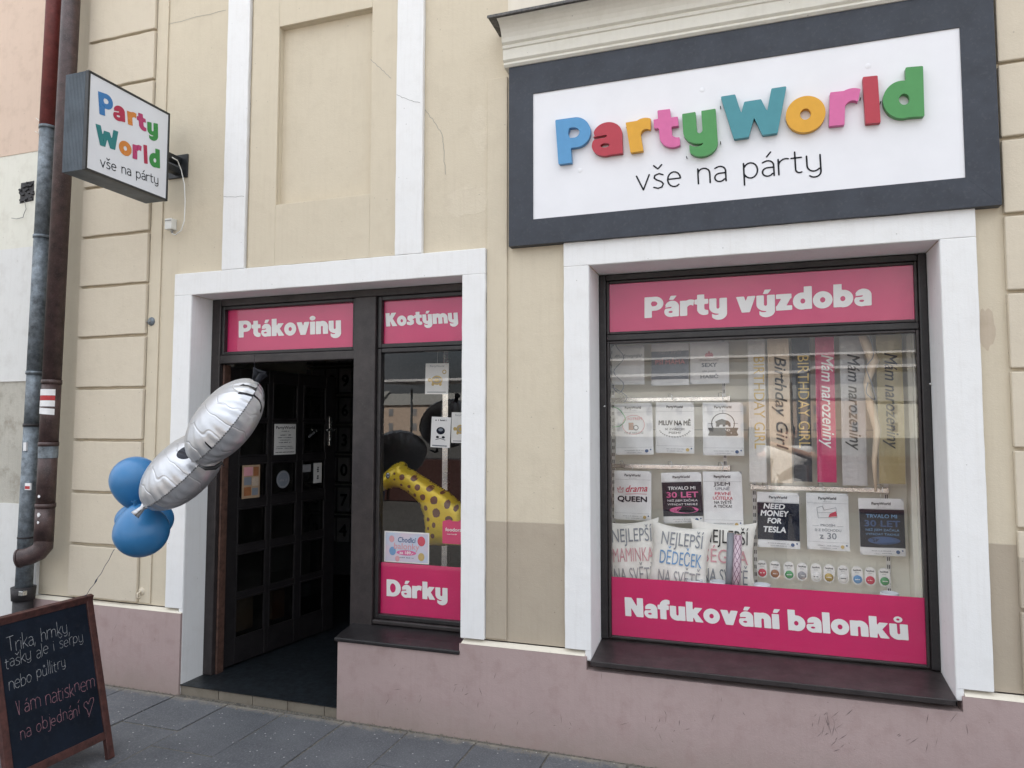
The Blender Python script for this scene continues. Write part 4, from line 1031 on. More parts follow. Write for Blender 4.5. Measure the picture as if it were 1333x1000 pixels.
# ================================================================== DRAINPIPES
gp = thing('drainpipe', 'zinc grey drainpipe with dark red upper part, left of the brown pipe', 'drainpipe', (-4.475, -.075, 0), group='drainpipes at the corner of the shop')
gx = 0.0
zr = P(68, 165, y=-.08).z; zc_ = P(35, 767, y=-.08).z
def pipe(par, name, mt, z0, z1, r, x=0, y=0, x2=None):
    q = MB(); q.tube([(x, y, z0), ((x if x2 is None else x2), y, z1)], r, 24, cap=True); return q.build(name, M[mt], par, smooth=False)
def shade(o):
    for p in o.data.polygons:
        if len(p.vertices) == 4: p.use_smooth = True
    return o
lean = .025
def gxz(z): return -.03+lean*z*.55
shade(pipe(gp, 'pipe_section', 'redpipe', zr, 5.9, .052, gxz(zr), 0, gxz(5.9)))
zs_ = [zc_, P(42, 553, y=-.08).z, P(49, 485, y=-.08).z, P(57, 308, y=-.08).z, zr]
for i, (a, b) in enumerate(zip(zs_[:-1], zs_[1:])):
    shade(pipe(gp, 'pipe_section', 'zinc', a, b-.002, .050-.001*(i % 2), gxz(a), 0, gxz(b)))
for z in (zr, zs_[1], zs_[3]+.0, zs_[2]):
    q = MB(); q.tube([(gxz(z), 0, z-.012), (gxz(z), 0, z+.008)], .0545, 24); shade(q.build('joint_ring', M['castiron' if z == zs_[1] else 'zinc'], gp))
z_m = P(40, 700, y=-.08).z; q = MB(); q.tube([(gxz(z_m), 0, z_m-.006), (gxz(z_m), 0, z_m+.006)], .0525, 24); shade(q.build('joint_ring', M['castiron'], gp))
q = MB(); q.tube([(gxz(.4), 0, 0), (gxz(.4), 0, zc_-.06)], .058, 24); q.tube([(gxz(.4), 0, zc_-.07), (gxz(.4), 0, zc_+.012)], [.066, .072], 24); shade(q.build('cast_iron_foot', M['castiron'], gp))
q = MB(); q.box(gxz(.4)+.04, gxz(.4)+.075, -.065, -.03, zc_-.03, zc_+.0); q.build('clamp_screw', M['steel'], gp, bevel=.004)
a = P(34, 629, y=-.125); b = P(41, 638, y=-.125); q = MB(); q.box(a.x-gp.location.x, b.x-gp.location.x, -.0575, -.048, b.z, a.z); q.build('sticker', M['markwhite'], gp)
q = MB(); q.box(a.x-gp.location.x+.002, b.x-gp.location.x-.006, -.0582, -.0577, b.z+.006, a.z-.018); q.build('sticker_print', M['markred'], gp)
a = P(31.5, 576, y=-.125); b = P(34.5, 587, y=-.125); q = MB(); q.box(a.x-gp.location.x, b.x-gp.location.x, -.055, -.03, b.z, a.z); q.build('sticker', M['markwhite'], gp)

bp = thing('drainpipe', 'brown drainpipe ending in an elbow, marked with a white red white stripe', 'drainpipe', (-4.315, -.10, 0), group='drainpipes at the corner of the shop')
def bxz(z): return -.005+.013*z
ze = P(60, 705, y=-.1).z
zq = [ze, P(64, 658, y=-.1).z, P(68, 578, y=-.1).z, P(70, 497, y=-.1).z, 5.9]
for i, (a, b) in enumerate(zip(zq[:-1], zq[1:])):
    shade(pipe(bp, 'pipe_section', 'brownpipe', a, b-.001, .056-.001*(i % 2), bxz(a), 0, bxz(b)))
for z in zq[1:4]:
    q = MB(); q.tube([(bxz(z), 0, z-.014), (bxz(z), 0, z+.012)], .0595, 24); shade(q.build('joint_ring', M['brownpipe'], bp))
z = zq[2]; q = MB(); q.tube([(bxz(z), 0, z-.09), (bxz(z), 0, z-.016)], .0565, 24, cap=False); shade(q.build('scraped_band', M['zinc'], bp))
q = MB(); q.tube([(bxz(ze), 0, ze+.01), (bxz(ze), 0, ze-.03), (bxz(ze)-.02, -.015, ze-.065), (bxz(ze)-.06, -.045, ze-.09), (bxz(ze)-.105, -.075, ze-.10)], [.056, .057, .057, .056, .055], 24, cap=False)
q.tube([(bxz(ze)-.102, -.073, ze-.10), (bxz(ze)-.112, -.078, ze-.102)], .059, 24, cap=True); shade(q.build('elbow', M['brownpipe'], bp))
def band(z0, z1, mt, tilt=0):
    m = MB(); n = 14; th0, th1 = R(200), R(345)
    for i in range(n+1):
        a = th0+(th1-th0)*i/n
        for zz in (z0, z1): m.v.append((bxz(z0)+.0585*math.cos(a), .0585*math.sin(a), zz+tilt*(i/n-.5)))
    for i in range(n): m.f.append((2*i, 2*i+2, 2*i+3, 2*i+1)); m.m.append(0)
    m.build('trail_mark', M[mt], bp, smooth=True)
zz = [P(69, v_, y=-.15).z for v_ in (506.5, 514.5, 521, 529)]
band(zz[1], zz[0], 'markwhite'); band(zz[2], zz[1]-.001, 'markred'); band(zz[3], zz[2]-.001, 'markwhite')
band(P(66, 539, y=-.15).z, P(66, 531, y=-.15).z, 'markwhite', -.012)
for (x_, y_, r_) in ((66, 647, .010), (63, 671, .015), (62, 681, .010)):
    c_ = P(x_, y_, y=-.15); q = MB(); n0 = 0; c_.x = min(c_.x, bp.location.x+.018)
    q.lathe([(0, -.002), (r_, -.001), (r_*1.1, .012)], (c_.x-bp.location.x, -.054, c_.z), 7, 'y'); q.build('paint_chip', M['markwhite'], bp)

# ================================================================== CHALKBOARD
LEAN = (3.141-2.958)/.757
BX = -2.958
def bpt(px, py, off=0.0):
    d = ray(px, py); nrm = Vector((1, 0, LEAN)).normalized(); t = (Vector((BX, 0, 0))+nrm*off-CAM).dot(nrm)/d.dot(nrm); return CAM+d*t
sl_ = math.sqrt(1+LEAN*LEAN); up = Vector((-LEAN, 0, 1))/sl_; nrmB = Vector((1, 0, LEAN)).normalized()
pR = bpt(150, 985); pRt = bpt(119, 773); pLt = bpt(0, 803)
yR = pR.y; yL = bpt(6, 995).y
topS = (pRt.z)*sl_
print('board', yR, yL, topS, pRt, pLt)
cbd = thing('chalkboard', 'a-frame chalkboard with brown wooden frame on the pavement', 'chalkboard', (0, 0, 0))
def bbox(name, y0, y1, s0, s1, d0, d1, mt, flip=False, bevel=.003):
    m = MB(); c0_ = Vector((BX, 0, 0)); u3, n3 = (up, nrmB)
    if flip: c0_ = Vector((BX-2*LEAN*pRt.z-.01, 0, 0)); u3 = Vector((-up.x, 0, up.z)); n3 = Vector((-nrmB.x, 0, nrmB.z))
    n0 = len(m.v)
    for d_ in (d0, d1):
        for s__ in (s0, s1):
            for y_ in (y0, y1): m.v.append(tuple(c0_+Vector((0, y_, 0))+u3*s__+n3*d_))
    for f in ((0, 2, 3, 1), (4, 5, 7, 6), (0, 1, 5, 4), (2, 6, 7, 3), (0, 4, 6, 2), (1, 3, 7, 5)): m.f.append(f); m.m.append(0)
    return m.build(name, M[mt], cbd, bevel=bevel)
RW = .036
bs = bpt(140, 951).z*sl_
bbox('frame_rail', yR-RW, yR, 0, topS, -.024, 0, 'boardwood'); bbox('frame_rail', yL, yL+RW, 0, topS, -.024, 0, 'boardwood')
bbox('frame_rail', yL+RW, yR-RW, topS-RW, topS, -.024, -.0005, 'boardwood'); bbox('frame_rail', yL+RW, yR-RW, bs-RW, bs, -.024, -.0005, 'boardwood')
bbox('writing_panel', yL+RW-.004, yR-RW+.004, bs-.004, topS-RW+.004, -.016, -.008, 'chalkboard')
for a in (yR-RW, yL): bbox('frame_rail', a, a+RW, 0, topS, -.024, 0, 'boardwood', True)
bbox('frame_rail', yL+RW, yR-RW, topS-RW, topS, -.024, -.0005, 'boardwood', True); bbox('frame_rail', yL+RW, yR-RW, .10, .10+RW, -.024, -.0005, 'boardwood', True)
bbox('writing_panel', yL+RW-.004, yR-RW+.004, .132, topS-RW+.004, -.016, -.008, 'chalkboard', True)
CO = -.0072
def ch(text, a, b, capz, mt, jit=.22, sl2=.04, **kw):
    A_ = bpt(*a, CO); B_ = bpt(*b, CO); thin_text('chalk_writing', text, M[mt], cbd, A_, B_, A_+up*capz, nrmB, wt=.036, cell=.034, slant=sl2, jitter=jit, gap=.10, **kw)
ch('Trika, hrnky,', (10, 850), (91, 823), .062, 'chalk')
ch('tašky ale i šerpy', (7, 872), (108, 833), .052, 'chalk')
ch('nebo půllitry', (12, 899), (86, 868), .054, 'chalk')
ch('Vám natisknem', (22, 934), (123, 893), .064, 'pinkchalk')
ch('na objednání', (27, 963), (104, 930), .060, 'pinkchalk')
ch('♡', (109, 928), (122, 921), .055, 'pinkchalk', jit=0)

# ================================================================== BALLOONS
def balloon(px, py, y, rpx, label, axis=(0, 0, 1), elong=1.12):
    c = P(px, py, y=y); dist = (c-CAM).dot(fwd); r = rpx/F*dist
    t = thing('blue_balloon', label, 'balloon', c, group='blue balloons tied above the chalkboard')
    m = MB(); prof = []
    for i in range(29):
        a = math.pi*i/28; s_ = math.sin(a); cz = math.cos(a)
        low = max(0, -cz); rr = r*s_*(1-.20*low**1.5); zz_ = r*cz*(1 if cz > 0 else elong)
        prof.append((max(rr, .0015), zz_))
    m.lathe(prof, (0, 0, 0), 40); o = m.build('latex_skin', M['latex'], t, smooth=True)
    q = MB(); zb_ = -r*elong; q.lathe([(.004, zb_+.004), (.009, zb_-.006), (.006, zb_-.012), (.013, zb_-.022), (.012, zb_-.024)], (0, 0, 0), 14); q.build('knot', M['latex'], t, smooth=True)
    t.rotation_euler = Vector(axis).to_track_quat('Z', 'Y').to_euler(); return t, c, r
balloon(176, 625, -.74, 30.5, 'upper blue balloon beside the silver foil balloons', (-.05, 0, 1), 1.25)
balloon(184, 691, -.84, 34.0, 'lowest and nearest blue balloon, tied to the chalkboard', (.02, .3, -1), 1.05)
balloon(200, 676, -.66, 24.5, 'half hidden blue balloon behind the lowest blue one', (.2, -.2, -1), 1.1)
balloon(168, 676, -.62, 17, 'small edge of a blue balloon behind the left of the cluster', (.2, -.2, -1), 1.1)
q = MB(); a, b = P(149, 715, y=-.84), bpt(111, 776, .0)
pts = [a.lerp(b, t_)+Vector((0, 0, -.012*math.sin(math.pi*t_)+.003*math.sin(t_*25))) for t_ in [i/16 for i in range(17)]]
pts2 = pts+[pts[-1]+Vector((.0, .0, .006))]
q.tube(pts2, .0013, 6); q.tube([pts[9], pts[10], pts[11]], [.001, .004, .001], 6)
tag(q.build('balloon_string', M['string']), 'thin string from the blue balloons to the chalkboard', 'string')

def foil_mat(name, marks):
    k = N(name); v = k.coord('Object')
    sp = k.n('ShaderNodeSeparateXYZ'); k.l(v, sp.inputs[0])
    rad = k.math('SQRT', k.math('ADD', k.math('POWER', sp.outputs[0], 2.0), k.math('POWER', sp.outputs[1], 2.0)))
    ang = k.math('ARCTAN2', sp.outputs[1], sp.outputs[0])
    wr = k.math('MULTIPLY', k.math('SINE', k.math('ADD', k.math('MULTIPLY', ang, 26.0), k.math('MULTIPLY', k.noise(v, 9, 3, .6), 9.0))), k.ramp(rad, .10, .23))
    n1 = k.noise(v, 12, 4, .55)
    cw = k.math('ABSOLUTE', k.math('SINE', k.math('ADD', k.math('MULTIPLY', sp.outputs[0], 38.0), k.math('MULTIPLY', k.noise(v, 5, 2, .5), 7.0))))
    cr2 = k.ramp(cw, .0, .22)
    hgt = k.math('ADD', k.math('ADD', k.math('MULTIPLY', wr, .18), k.math('MULTIPLY', n1, .6)), k.math('MULTIPLY', cr2, 1.1))
    dash = k.math('MULTIPLY', k.math('LESS_THAN', k.math('ABSOLUTE', sp.outputs[2]), .0028), k.math('GREATER_THAN', k.math('FRACT', k.math('MULTIPLY', ang, 19.0)), .35))
    col = k.mix(dash, (.52, .53, .55, 1), (.16, .16, .16, 1))
    for (cx, cy, ax, ay, ro, side, mode, wd) in marks:
        mp = k.n('ShaderNodeMapping', vector_type='TEXTURE'); mp.inputs['Location'].default_value = (cx, cy, 0); mp.inputs['Rotation'].default_value = (0, 0, ro); mp.inputs['Scale'].default_value = (ax, ay, 1e3)
        k.l(v, mp.inputs[0]); s2 = k.n('ShaderNodeSeparateXYZ'); k.l(mp.outputs[0], s2.inputs[0])
        ln_ = k.math('SQRT', k.math('ADD', k.math('POWER', s2.outputs[0], 2.0), k.math('POWER', s2.outputs[1], 2.0)))
        if mode == 'disc': f = k.math('LESS_THAN', ln_, 1.0)
        else:
            f = k.math('LESS_THAN', k.math('ABSOLUTE', k.math('SUBTRACT', ln_, 1.0)), wd)
            f = k.math('MULTIPLY', f, k.math('LESS_THAN', s2.outputs[1], 0.1))
        f = k.math('MULTIPLY', f, k.math('GREATER_THAN' if side > 0 else 'LESS_THAN', sp.outputs[2], 0.0))
        col = k.mix(f, col, (.012, .013, .02, 1))
    return k.bsdf(col, .34, k.bump(hgt, .30, .012), metal=.62)
def foil(px, py, y, diam_px, thick, long_ang, face, label, mat, tail_dir=None, knot=True):
    "a round mylar balloon seen nearly edge on; long_ang is the screen angle of its rim line"
    c = P(px, py, y=y); vd = (c-CAM).normalized(); sr = vd.cross(Vector((0, 0, 1))).normalized(); su = sr.cross(vd)
    dist = (c-CAM).dot(fwd); r = diam_px/2/F*dist
    la = R(long_ang); X = sr*math.cos(la)+su*math.sin(la); Nn = (-sr*math.sin(la)+su*math.cos(la)); Nn = (Nn-vd*face).normalized(); Y = Nn.cross(X).normalized()
    t = thing('foil_balloon', label, 'foil balloon', c, group='silver foil balloons beside the door')
    t.matrix_world = Matrix(((X.x, Y.x, Nn.x, c.x), (X.y, Y.y, Nn.y, c.y), (X.z, Y.z, Nn.z, c.z), (0, 0, 0, 1)))
    m = MB(); nr, na = 26, 150
    for side in (1, -1):
        n0 = len(m.v)
        for i in range(nr+1):
            rh = i/nr; base_ = max(0, 1-rh**2.3)**.55
            for j in range(na):
                a = 2*math.pi*j/na
                w_ = .028*math.sin(a*13+1.3*side+1.5*math.sin(a*3))*rh**4*base_**.5+.014*math.sin(a*29+2*side)*rh**8*base_**.3
                fl = 1+.012*math.sin(a*29+side)*rh**6
                m.v.append((r*rh*math.cos(a)*fl, r*rh*math.sin(a)*fl, side*(thick*r*(base_+w_*1.3)+.0004)))
        for i in range(nr):
            for j in range(na):
                j2 = (j+1) % na; m.f.append((n0+i*na+j, n0+i*na+j2, n0+(i+1)*na+j2, n0+(i+1)*na+j)); m.m.append(0)
    m.build('foil_skin', mat, t, smooth=True)
    q = MB(); rim = []
    for j in range(121):
        a = 2*math.pi*j/120; rim.append((a, .0022*math.sin(a*23)))
    n0 = 0
    for a, dz in rim:
        for rr in (r*.992, r*1.022): q.v.append((rr*math.cos(a), rr*math.sin(a), dz))
    for j in range(120): q.f.append((2*j, 2*j+2, 2*j+3, 2*j+1)); q.m.append(0)
    q.build('seam', mat, t, smooth=True)
    q = MB(); a = math.pi if tail_dir is None else tail_dir
    base_ = Vector((math.cos(a), math.sin(a), 0)); q.tube([base_*r*.97, base_*r*1.05, base_*r*1.16, base_*(r*1.24)], [.02, .012, .017, .022], 10); q.build('filler_tail', mat if tail_dir else M['black'], t, smooth=True)
    return t, c, r
fm1 = foil_mat('foil_upper', [(.15, -.13, .030, .022, .6, 1, 'arc', .25), (.19, -.085, .030, .022, .2, 1, 'arc', .25), (.19, -.09, .032, .022, 2.6, -1, 'arc', .25), (.13, -.15, .028, .02, 2.2, -1, 'arc', .25), (-.13, -.19, .03, .006, .9, 1, 'disc', 0)])  # last mark, a thin dark sliver, paints in the shadow at the left edge
fm2 = foil_mat('foil_lower', [(.06, -.165, .036, .030, .3, 1, 'disc', 0)])
foil(293, 548, -.98, 128, .54, 54, .16, 'upper silver foil balloon with black curl marks, in front of the door', fm1, 0.0)
foil(238, 612, -.84, 124, .56, 46, .15, 'lower silver foil balloon with a black oval eye spot', fm2, math.pi)
q = MB(); 
kp = [P(330, 494, y=-.98), P(333, 486, y=-.98), P(330, 479, y=-.98), P(337, 484, y=-.97), P(346, 485, y=-.96), P(341, 490, y=-.97)]
q.tube(kp, [.006, .012, .004, .008, .004, .003], 8); q.tube([P(332, 482, y=-.98), P(331, 470, y=-.4), P(331, 462, y=.2)], .0012, 5)
tag(q.build('ribbon_knot', M['black'], smooth=True), 'black ribbon knot tying the foil balloon up to the door head', 'ribbon')
q = MB(); kp = [P(258, 606, y=-.97), P(268, 610, y=-.97), P(280, 609, y=-.95), P(289, 602, y=-.92), P(291, 607, y=-.92)]
q.tube(kp, [.003, .009, .010, .008, .004], 8)
tag(q.build('twisted_foil_neck', M['blackmetal'], smooth=True), 'dark twisted neck between the two silver balloons', 'ribbon')

# ================================================================== DISPLAY WINDOW GOODS
def rect(name, x0, x1, z0, z1, y, mat, par, warp=None, nx=1, nz=1):
    m = MB(); nx = max(nx, 4 if warp else 1); nz = max(nz, 4 if warp else 1)
    for j in range(nz+1):
        for i in range(nx+1):
            x = x0+(x1-x0)*i/nx; z = z0+(z1-z0)*j/nz; m.v.append((x, y+(warp(x, z) if warp else 0), z))
    for j in range(nz):
        for i in range(nx):
            n0 = j*(nx+1)+i; m.f.append((n0, n0+1, n0+nx+2, n0+nx+1)); m.m.append(0)
    return m.build(name, M[mat] if isinstance(mat, str) else mat, par, smooth=bool(warp), fix=False)
def ellipse(name, cx, cz, a, b, y, mat, par, warp=None, n=24, ring_=0):
    m = MB(); 
    for i in range(n):
        t_ = 2*math.pi*i/n; x, z = cx+a*math.cos(t_), cz+b*math.sin(t_); m.v.append((x, y+(warp(x, z) if warp else 0), z))
    if ring_:
        for i in range(n):
            t_ = 2*math.pi*i/n; x, z = cx+a*(1-ring_)*math.cos(t_), cz+b*(1-ring_)*math.sin(t_); m.v.append((x, y+(warp(x, z) if warp else 0), z))
        for i in range(n): j = (i+1) % n; m.f.append((i, j, n+j, n+i)); m.m.append(0)
    else: m.f.append(tuple(range(n))); m.m.append(0)
    return m.build(name, M[mat], par, fix=False)
def polyl(name, pts, wd, y, mat, par, warp=None):
    f = dline(pts, wd); xs = [p[0] for p in pts]; zs = [p[1] for p in pts]
    a, b, c = sdf_mesh(f, min(xs)-wd, max(xs)+wd, min(zs)-wd, max(zs)+wd, wd*.6)
    me = bpy.data.meshes.new(name); me.from_pydata([(p[0], y+(warp(*p) if warp else 0), p[1]) for p in a], [], b); me.materials.append(M[mat]); return put(bpy.data.objects.new(name, me), par)
def polyf(name, pts, y, mat, par, warp=None):
    xs = [p[0] for p in pts]; zs = [p[1] for p in pts]; w_ = max(max(xs)-min(xs), max(zs)-min(zs))
    a, b, c = sdf_mesh(dpoly(pts), min(xs)-.002, max(xs)+.002, min(zs)-.002, max(zs)+.002, w_/26)
    me = bpy.data.meshes.new(name); me.from_pydata([(p[0], y+(warp(*p) if warp else 0), p[1]) for p in a], [], b); me.materials.append(M[mat]); return put(bpy.data.objects.new(name, me), par)

PKY = .56
_pk = [0]
def pack(l, t, r, b, label, y=PKY, tilt=0.0, field=None, art=None, header=True):
    A_, B_ = P(l, (t+b)/2, y=y), P(r, (t+b)/2, y=y); zt_, zb_ = P((l+r)/2, t, y=y).z, P((l+r)/2, b, y=y).z
    w_, h_ = B_.x-A_.x, zt_-zb_; _pk[0] += 1; s0 = _pk[0]
    th_ = thing('shirt_pack', label, 'packed T-shirt', ((A_.x+B_.x)/2, y, zt_), (R(-2), tilt, R((s0*37 % 9)-4)*.6), group='packed T-shirts hanging in the shop window')
    def wp(x, z): return .0035*math.sin(x*22+s0*1.7+z*9)+.004*math.sin(z*17+s0)+.003*math.cos(x*40+z*30+s0)
    m = MB(); nx, nz = 14, 18
    for sd in (0, 1):
        for j in range(nz+1):
            for i in range(nx+1):
                x = -w_/2+w_*i/nx; z = -h_*j/nz; e = min(1, min(i, nx-i)/1.5, min(j, nz-j)/1.5); th2 = .006*math.sqrt(max(e, 0))
                m.v.append((x, wp(x, z)+(-th2 if sd == 0 else th2), z))
    for sd in (0, 1):
        for j in range(nz):
            for i in range(nx):
                n0 = sd*(nx+1)*(nz+1)+j*(nx+1)+i; m.f.append((n0, n0+1, n0+nx+2, n0+nx+1)); m.m.append(0)
    m.build('folded_shirt', M['bag'], th_, smooth=True)
    yy = -.0075
    hd = h_*.17
    ft = h_*.14
    if header:
        small_text('brand_print', 'PartyWorld', M['black'], th_, 0, -hd*.66, hd*.4, yy-.0008, bold=.025, warp=wp, fit=w_*.42)
        small_text('brand_print', 'vše na párty', M['printgrey'], th_, 0, -hd*.92, hd*.16, yy-.0008, warp=wp, fit=w_*.2)
        rect('seam_line', -w_*.48, w_*.48, -hd*1.06, -hd*1.06+.0012, yy-.0006, 'printgrey', th_, wp, 8, 1)
        rect('seam_line', -w_*.48, w_*.48, -h_+ft, -h_+ft+.001, yy-.0006, 'printgrey', th_, wp, 8, 1)
        squiggle('care_print', M['printgrey'], th_, 0, -h_+ft*.55, ft*.18, yy-.0008, w_*.5, wp, seed=s0)
        squiggle('care_print', M['printgrey'], th_, 0, -h_+ft*.25, ft*.18, yy-.0008, w_*.4, wp, seed=s0+5)
        ellipse('size_dot', w_*.33, -h_+ft*.5, w_*.045, w_*.045, yy-.0008, 'printgold' if s0 % 2 else 'printdblue', th_, wp, 14)
        ellipse('size_dot', w_*.43, -h_+ft*.68, w_*.02, w_*.02, yy-.0008, 'printdblue', th_, wp, 10)
    if field:
        rect('printed_field', -w_*.495, w_*.495, -h_+ft*1.02, -hd*1.12, yy-.0004, field, th_, wp, 12, 12)
    if art: art(th_, w_, h_, yy-.0014, wp)
    # clear bag over the shirt
    rect('clear_bag', -w_*.5, w_*.5, -h_, 0, yy-.0028, M['sleeve'], th_, wp, 12, 12)
    # hanging hook
    q = MB(); q.tube([(0, 0, -.006), (0, -.002, .012), (0, .004, .02)], .0016, 5); q.build('hanging_tab', M['whiteplastic'], th_)
    return th_
def lines(rowdefs):
    def art(th_, w_, h_, y, wp):
        for t_, zf, sf, mt, bo, fitf, *rest in rowdefs:
            small_text('print', t_, M[mt], th_, 0+(rest[0]*w_ if rest else 0), -h_*zf, h_*sf, y, bold=bo, warp=wp, fit=w_*fitf, shear=(rest[1] if len(rest) > 1 else 0), rot=(rest[2] if len(rest) > 2 else 0))
    return art
pack(797, 450, 839, 501, 'white shirt pack reading užnepiju in thin script, top left corner', field=None, tilt=0, header=False,
     art=lines([('#užnepiju', .30, .12, 'slate', .0, .85, 0, .35)]))
pack(848, 447, 897, 502, 'slate grey shirt pack reading psí máma, top row', art=lines([('NEJLEPŠÍ', .26, .10, 'printgrey', .01, .6), ('PSÍ MÁMA', .50, .15, 'printsoft', .02, .78)]), header=False, field='slate')
def fire(th_, w_, h_, y, wp):
    for dx, hh_ in ((-.06, .10), (0, .15), (.06, .10)):
        polyf('print', [(w_*dx-.008, -h_*.36), (w_*dx+.008, -h_*.36), (w_*dx+.010, -h_*.31), (w_*dx, -h_*(.36-hh_)), (w_*dx-.010, -h_*.31)], y, 'printsoft', th_, wp)
    lines([('Dobrovolný', .46, .07, 'printgrey', 0, .48), ('SEXY', .60, .13, 'slate', .03, .38), ('ale jsem', .72, .07, 'printgrey', 0, .35), ('HASIČ', .87, .11, 'slate', .02, .45)])(th_, w_, h_, y, wp)
pack(898, 445, 949, 500, 'white shirt pack reading sexy hasič with a red flame, top row', art=fire, header=False)
def beer(th_, w_, h_, y, wp):
    small_text('print', 'S FOTREM', M['printred'], th_, 0, -h_*.33, h_*.07, y, warp=wp, fit=w_*.45)
    rect('print', -w_*.13, 0, -h_*.52, -h_*.38, y, 'printbrown', th_, wp); ellipse('print', w_*.06, -h_*.48, w_*.07, w_*.07, y-.0003, 'black', th_, wp); ellipse('print', w_*.06, -h_*.48, w_*.05, w_*.05, y-.0006, 'markwhite', th_, wp)
    ellipse('print', -w_*.0, -h_*.42, w_*.30, h_*.19, y, 'printsoft', th_, wp, 24, .06)
    small_text('print', 'TO JE NEJLEPŠÍ', M['black'], th_, 0, -h_*.60, h_*.06, y, warp=wp, fit=w_*.5)
pack(800, 525, 849, 592, 'white shirt pack with a beer mug and football print', tilt=R(-1.5), art=beer)
def mluv(th_, w_, h_, y, wp):
    lines([('MLUV NA MĚ', .45, .13, 'black', .04, .82), ('SE ZVÍŘECÍM', .55, .06, 'black', .01, .5), ('PSEM!', .62, .06, 'black', .01, .3)])(th_, w_, h_, y, wp)
    for i in range(15):
        a = R(200+140*i/14); polyl('print', [(w_*.40*math.cos(a), -h_*.50+h_*.17*math.sin(a)), (w_*.43*math.cos(a)+.002, -h_*.50+h_*.20*math.sin(a))], .0025, y, 'black', th_, wp)
    polyl('print', arc(0, -h_*.50, w_*.41, h_*.18, 200, 340, 14), .0015, y, 'black', th_, wp)
pack(854, 524, 904, 590, 'white shirt pack reading mluv na mě in black capitals', tilt=R(.6), art=mluv)
def bear(th_, w_, h_, y, wp):
    ellipse('print', 0, -h_*.40, w_*.29, w_*.27, y, 'black', th_, wp, 28, .07)
    for a in (0, 90, 180): polyl('print', [(w_*.25*math.cos(R(a)), -h_*.40+w_*.25*math.sin(R(a))), (w_*.36*math.cos(R(a)), -h_*.40+w_*.34*math.sin(R(a)))], .002, y-.0002, 'black', th_, wp)
    s_ = w_
    polyf('print', [(-.17*s_, -h_*.46), (-.16*s_, -h_*.40), (-.19*s_, -h_*.37), (-.13*s_, -h_*.34), (-.02*s_, -h_*.315), (.05*s_, -h_*.335), (.13*s_, -h_*.35), (.18*s_, -h_*.39), (.19*s_, -h_*.46), (.14*s_, -h_*.46), (.12*s_, -h_*.42), (.06*s_, -h_*.43), (.05*s_, -h_*.46), (0, -h_*.46), (-.01*s_, -h_*.42), (-.08*s_, -h_*.42), (-.10*s_, -h_*.46)], y-.0004, 'black', th_, wp)
    polyf('print', [(-.38*s_, -h_*.48), (.38*s_, -h_*.48), (.33*s_, -h_*.55), (.38*s_, -h_*.63), (-.38*s_, -h_*.63), (-.33*s_, -h_*.55)], y-.0006, 'black', th_, wp)
    lines([('POŘÁD', .545, .06, 'markwhite', .02, .34), ('NA LOVU', .605, .06, 'markwhite', .02, .40)])(th_, w_, h_, y-.001, wp)
pack(915, 524, 968, 593, 'white shirt pack with a black bear inside a gun sight', art=bear)
def drama(th_, w_, h_, y, wp):
    lines([('drama', .42, .19, 'printred', .015, .58, .10, .35, .06), ('QUEEN', .62, .15, 'navy', .045, .78)])(th_, w_, h_, y, wp)
    polyl('print', [(-w_*.40, -h_*.36), (-w_*.38, -h_*.44), (-w_*.26, -h_*.44), (-w_*.24, -h_*.34), (-w_*.30, -h_*.39), (-w_*.33, -h_*.32), (-w_*.36, -h_*.39), (-w_*.41, -h_*.35)], .0022, y, 'printred', th_, wp)
    polyl('print', [(-w_*.18, -h_*.475), (w_*.12, -h_*.46), (w_*.38, -h_*.465)], .0022, y, 'printred', th_, wp)
pack(800, 613, 848, 677, 'white shirt pack reading drama queen', tilt=R(.4), art=drama)
def trvalo(c1, c2):
    def art(th_, w_, h_, y, wp):
        lines([('TRVALO MI', .34, .09, 'markwhite' if c1 == 'printpink' else 'printblue', .02, .68), ('30 LET', .49, .15, c1, .035, .78), ('NEŽ JSEM ZAČALA', .57, .055, 'markwhite' if c1 == 'printpink' else 'printblue', .01, .74), ('VYPADAT TAKHLE', .645, .055, 'markwhite' if c1 == 'printpink' else 'printblue', .01, .74)])(th_, w_, h_, y, wp)
        ellipse('print', .03*w_, -h_*.735, w_*.36, h_*.068, y, c2, th_, wp)
        small_text('print', 'SKVĚLE', M['navy'], th_, .03*w_, -h_*.76, h_*.08, y-.0004, bold=.02, warp=wp, fit=w_*.5)
    return art
pack(861, 615, 913, 681, 'dark navy shirt pack reading 30 let in pink letters', tilt=R(-2.5), field='navy', art=trvalo('printpink', 'printpink'))
pack(915, 614, 966, 687, 'crumpled white shirt pack with black and red handwriting, učitelka', tilt=R(-1.2), art=lines([('JSEM', .25, .09, 'black', .01, .42), ('ÚPLNĚ', .33, .07, 'slate', .01, .36), ('PRVNÍ', .42, .08, 'printred', .01, .40), ('UČITELKA', .50, .08, 'printred', .01, .5), ('NA SVĚTĚ', .57, .07, 'black', .01, .44), ('A TEČKA!', .64, .07, 'black', .01, .46)]))
pack(986, 641, 1041, 713, 'black shirt pack reading need money for tesla', field='navy', tilt=R(.3), art=lines([('NEED', .30, .13, 'markwhite', .04, .50, -.1, .15), ('MONEY', .43, .14, 'markwhite', .04, .66, -.1, .15), ('FOR', .56, .13, 'markwhite', .04, .32, -.1, .15), ('TESLA', .72, .14, 'markwhite', .04, .52, -.1, .15)]))
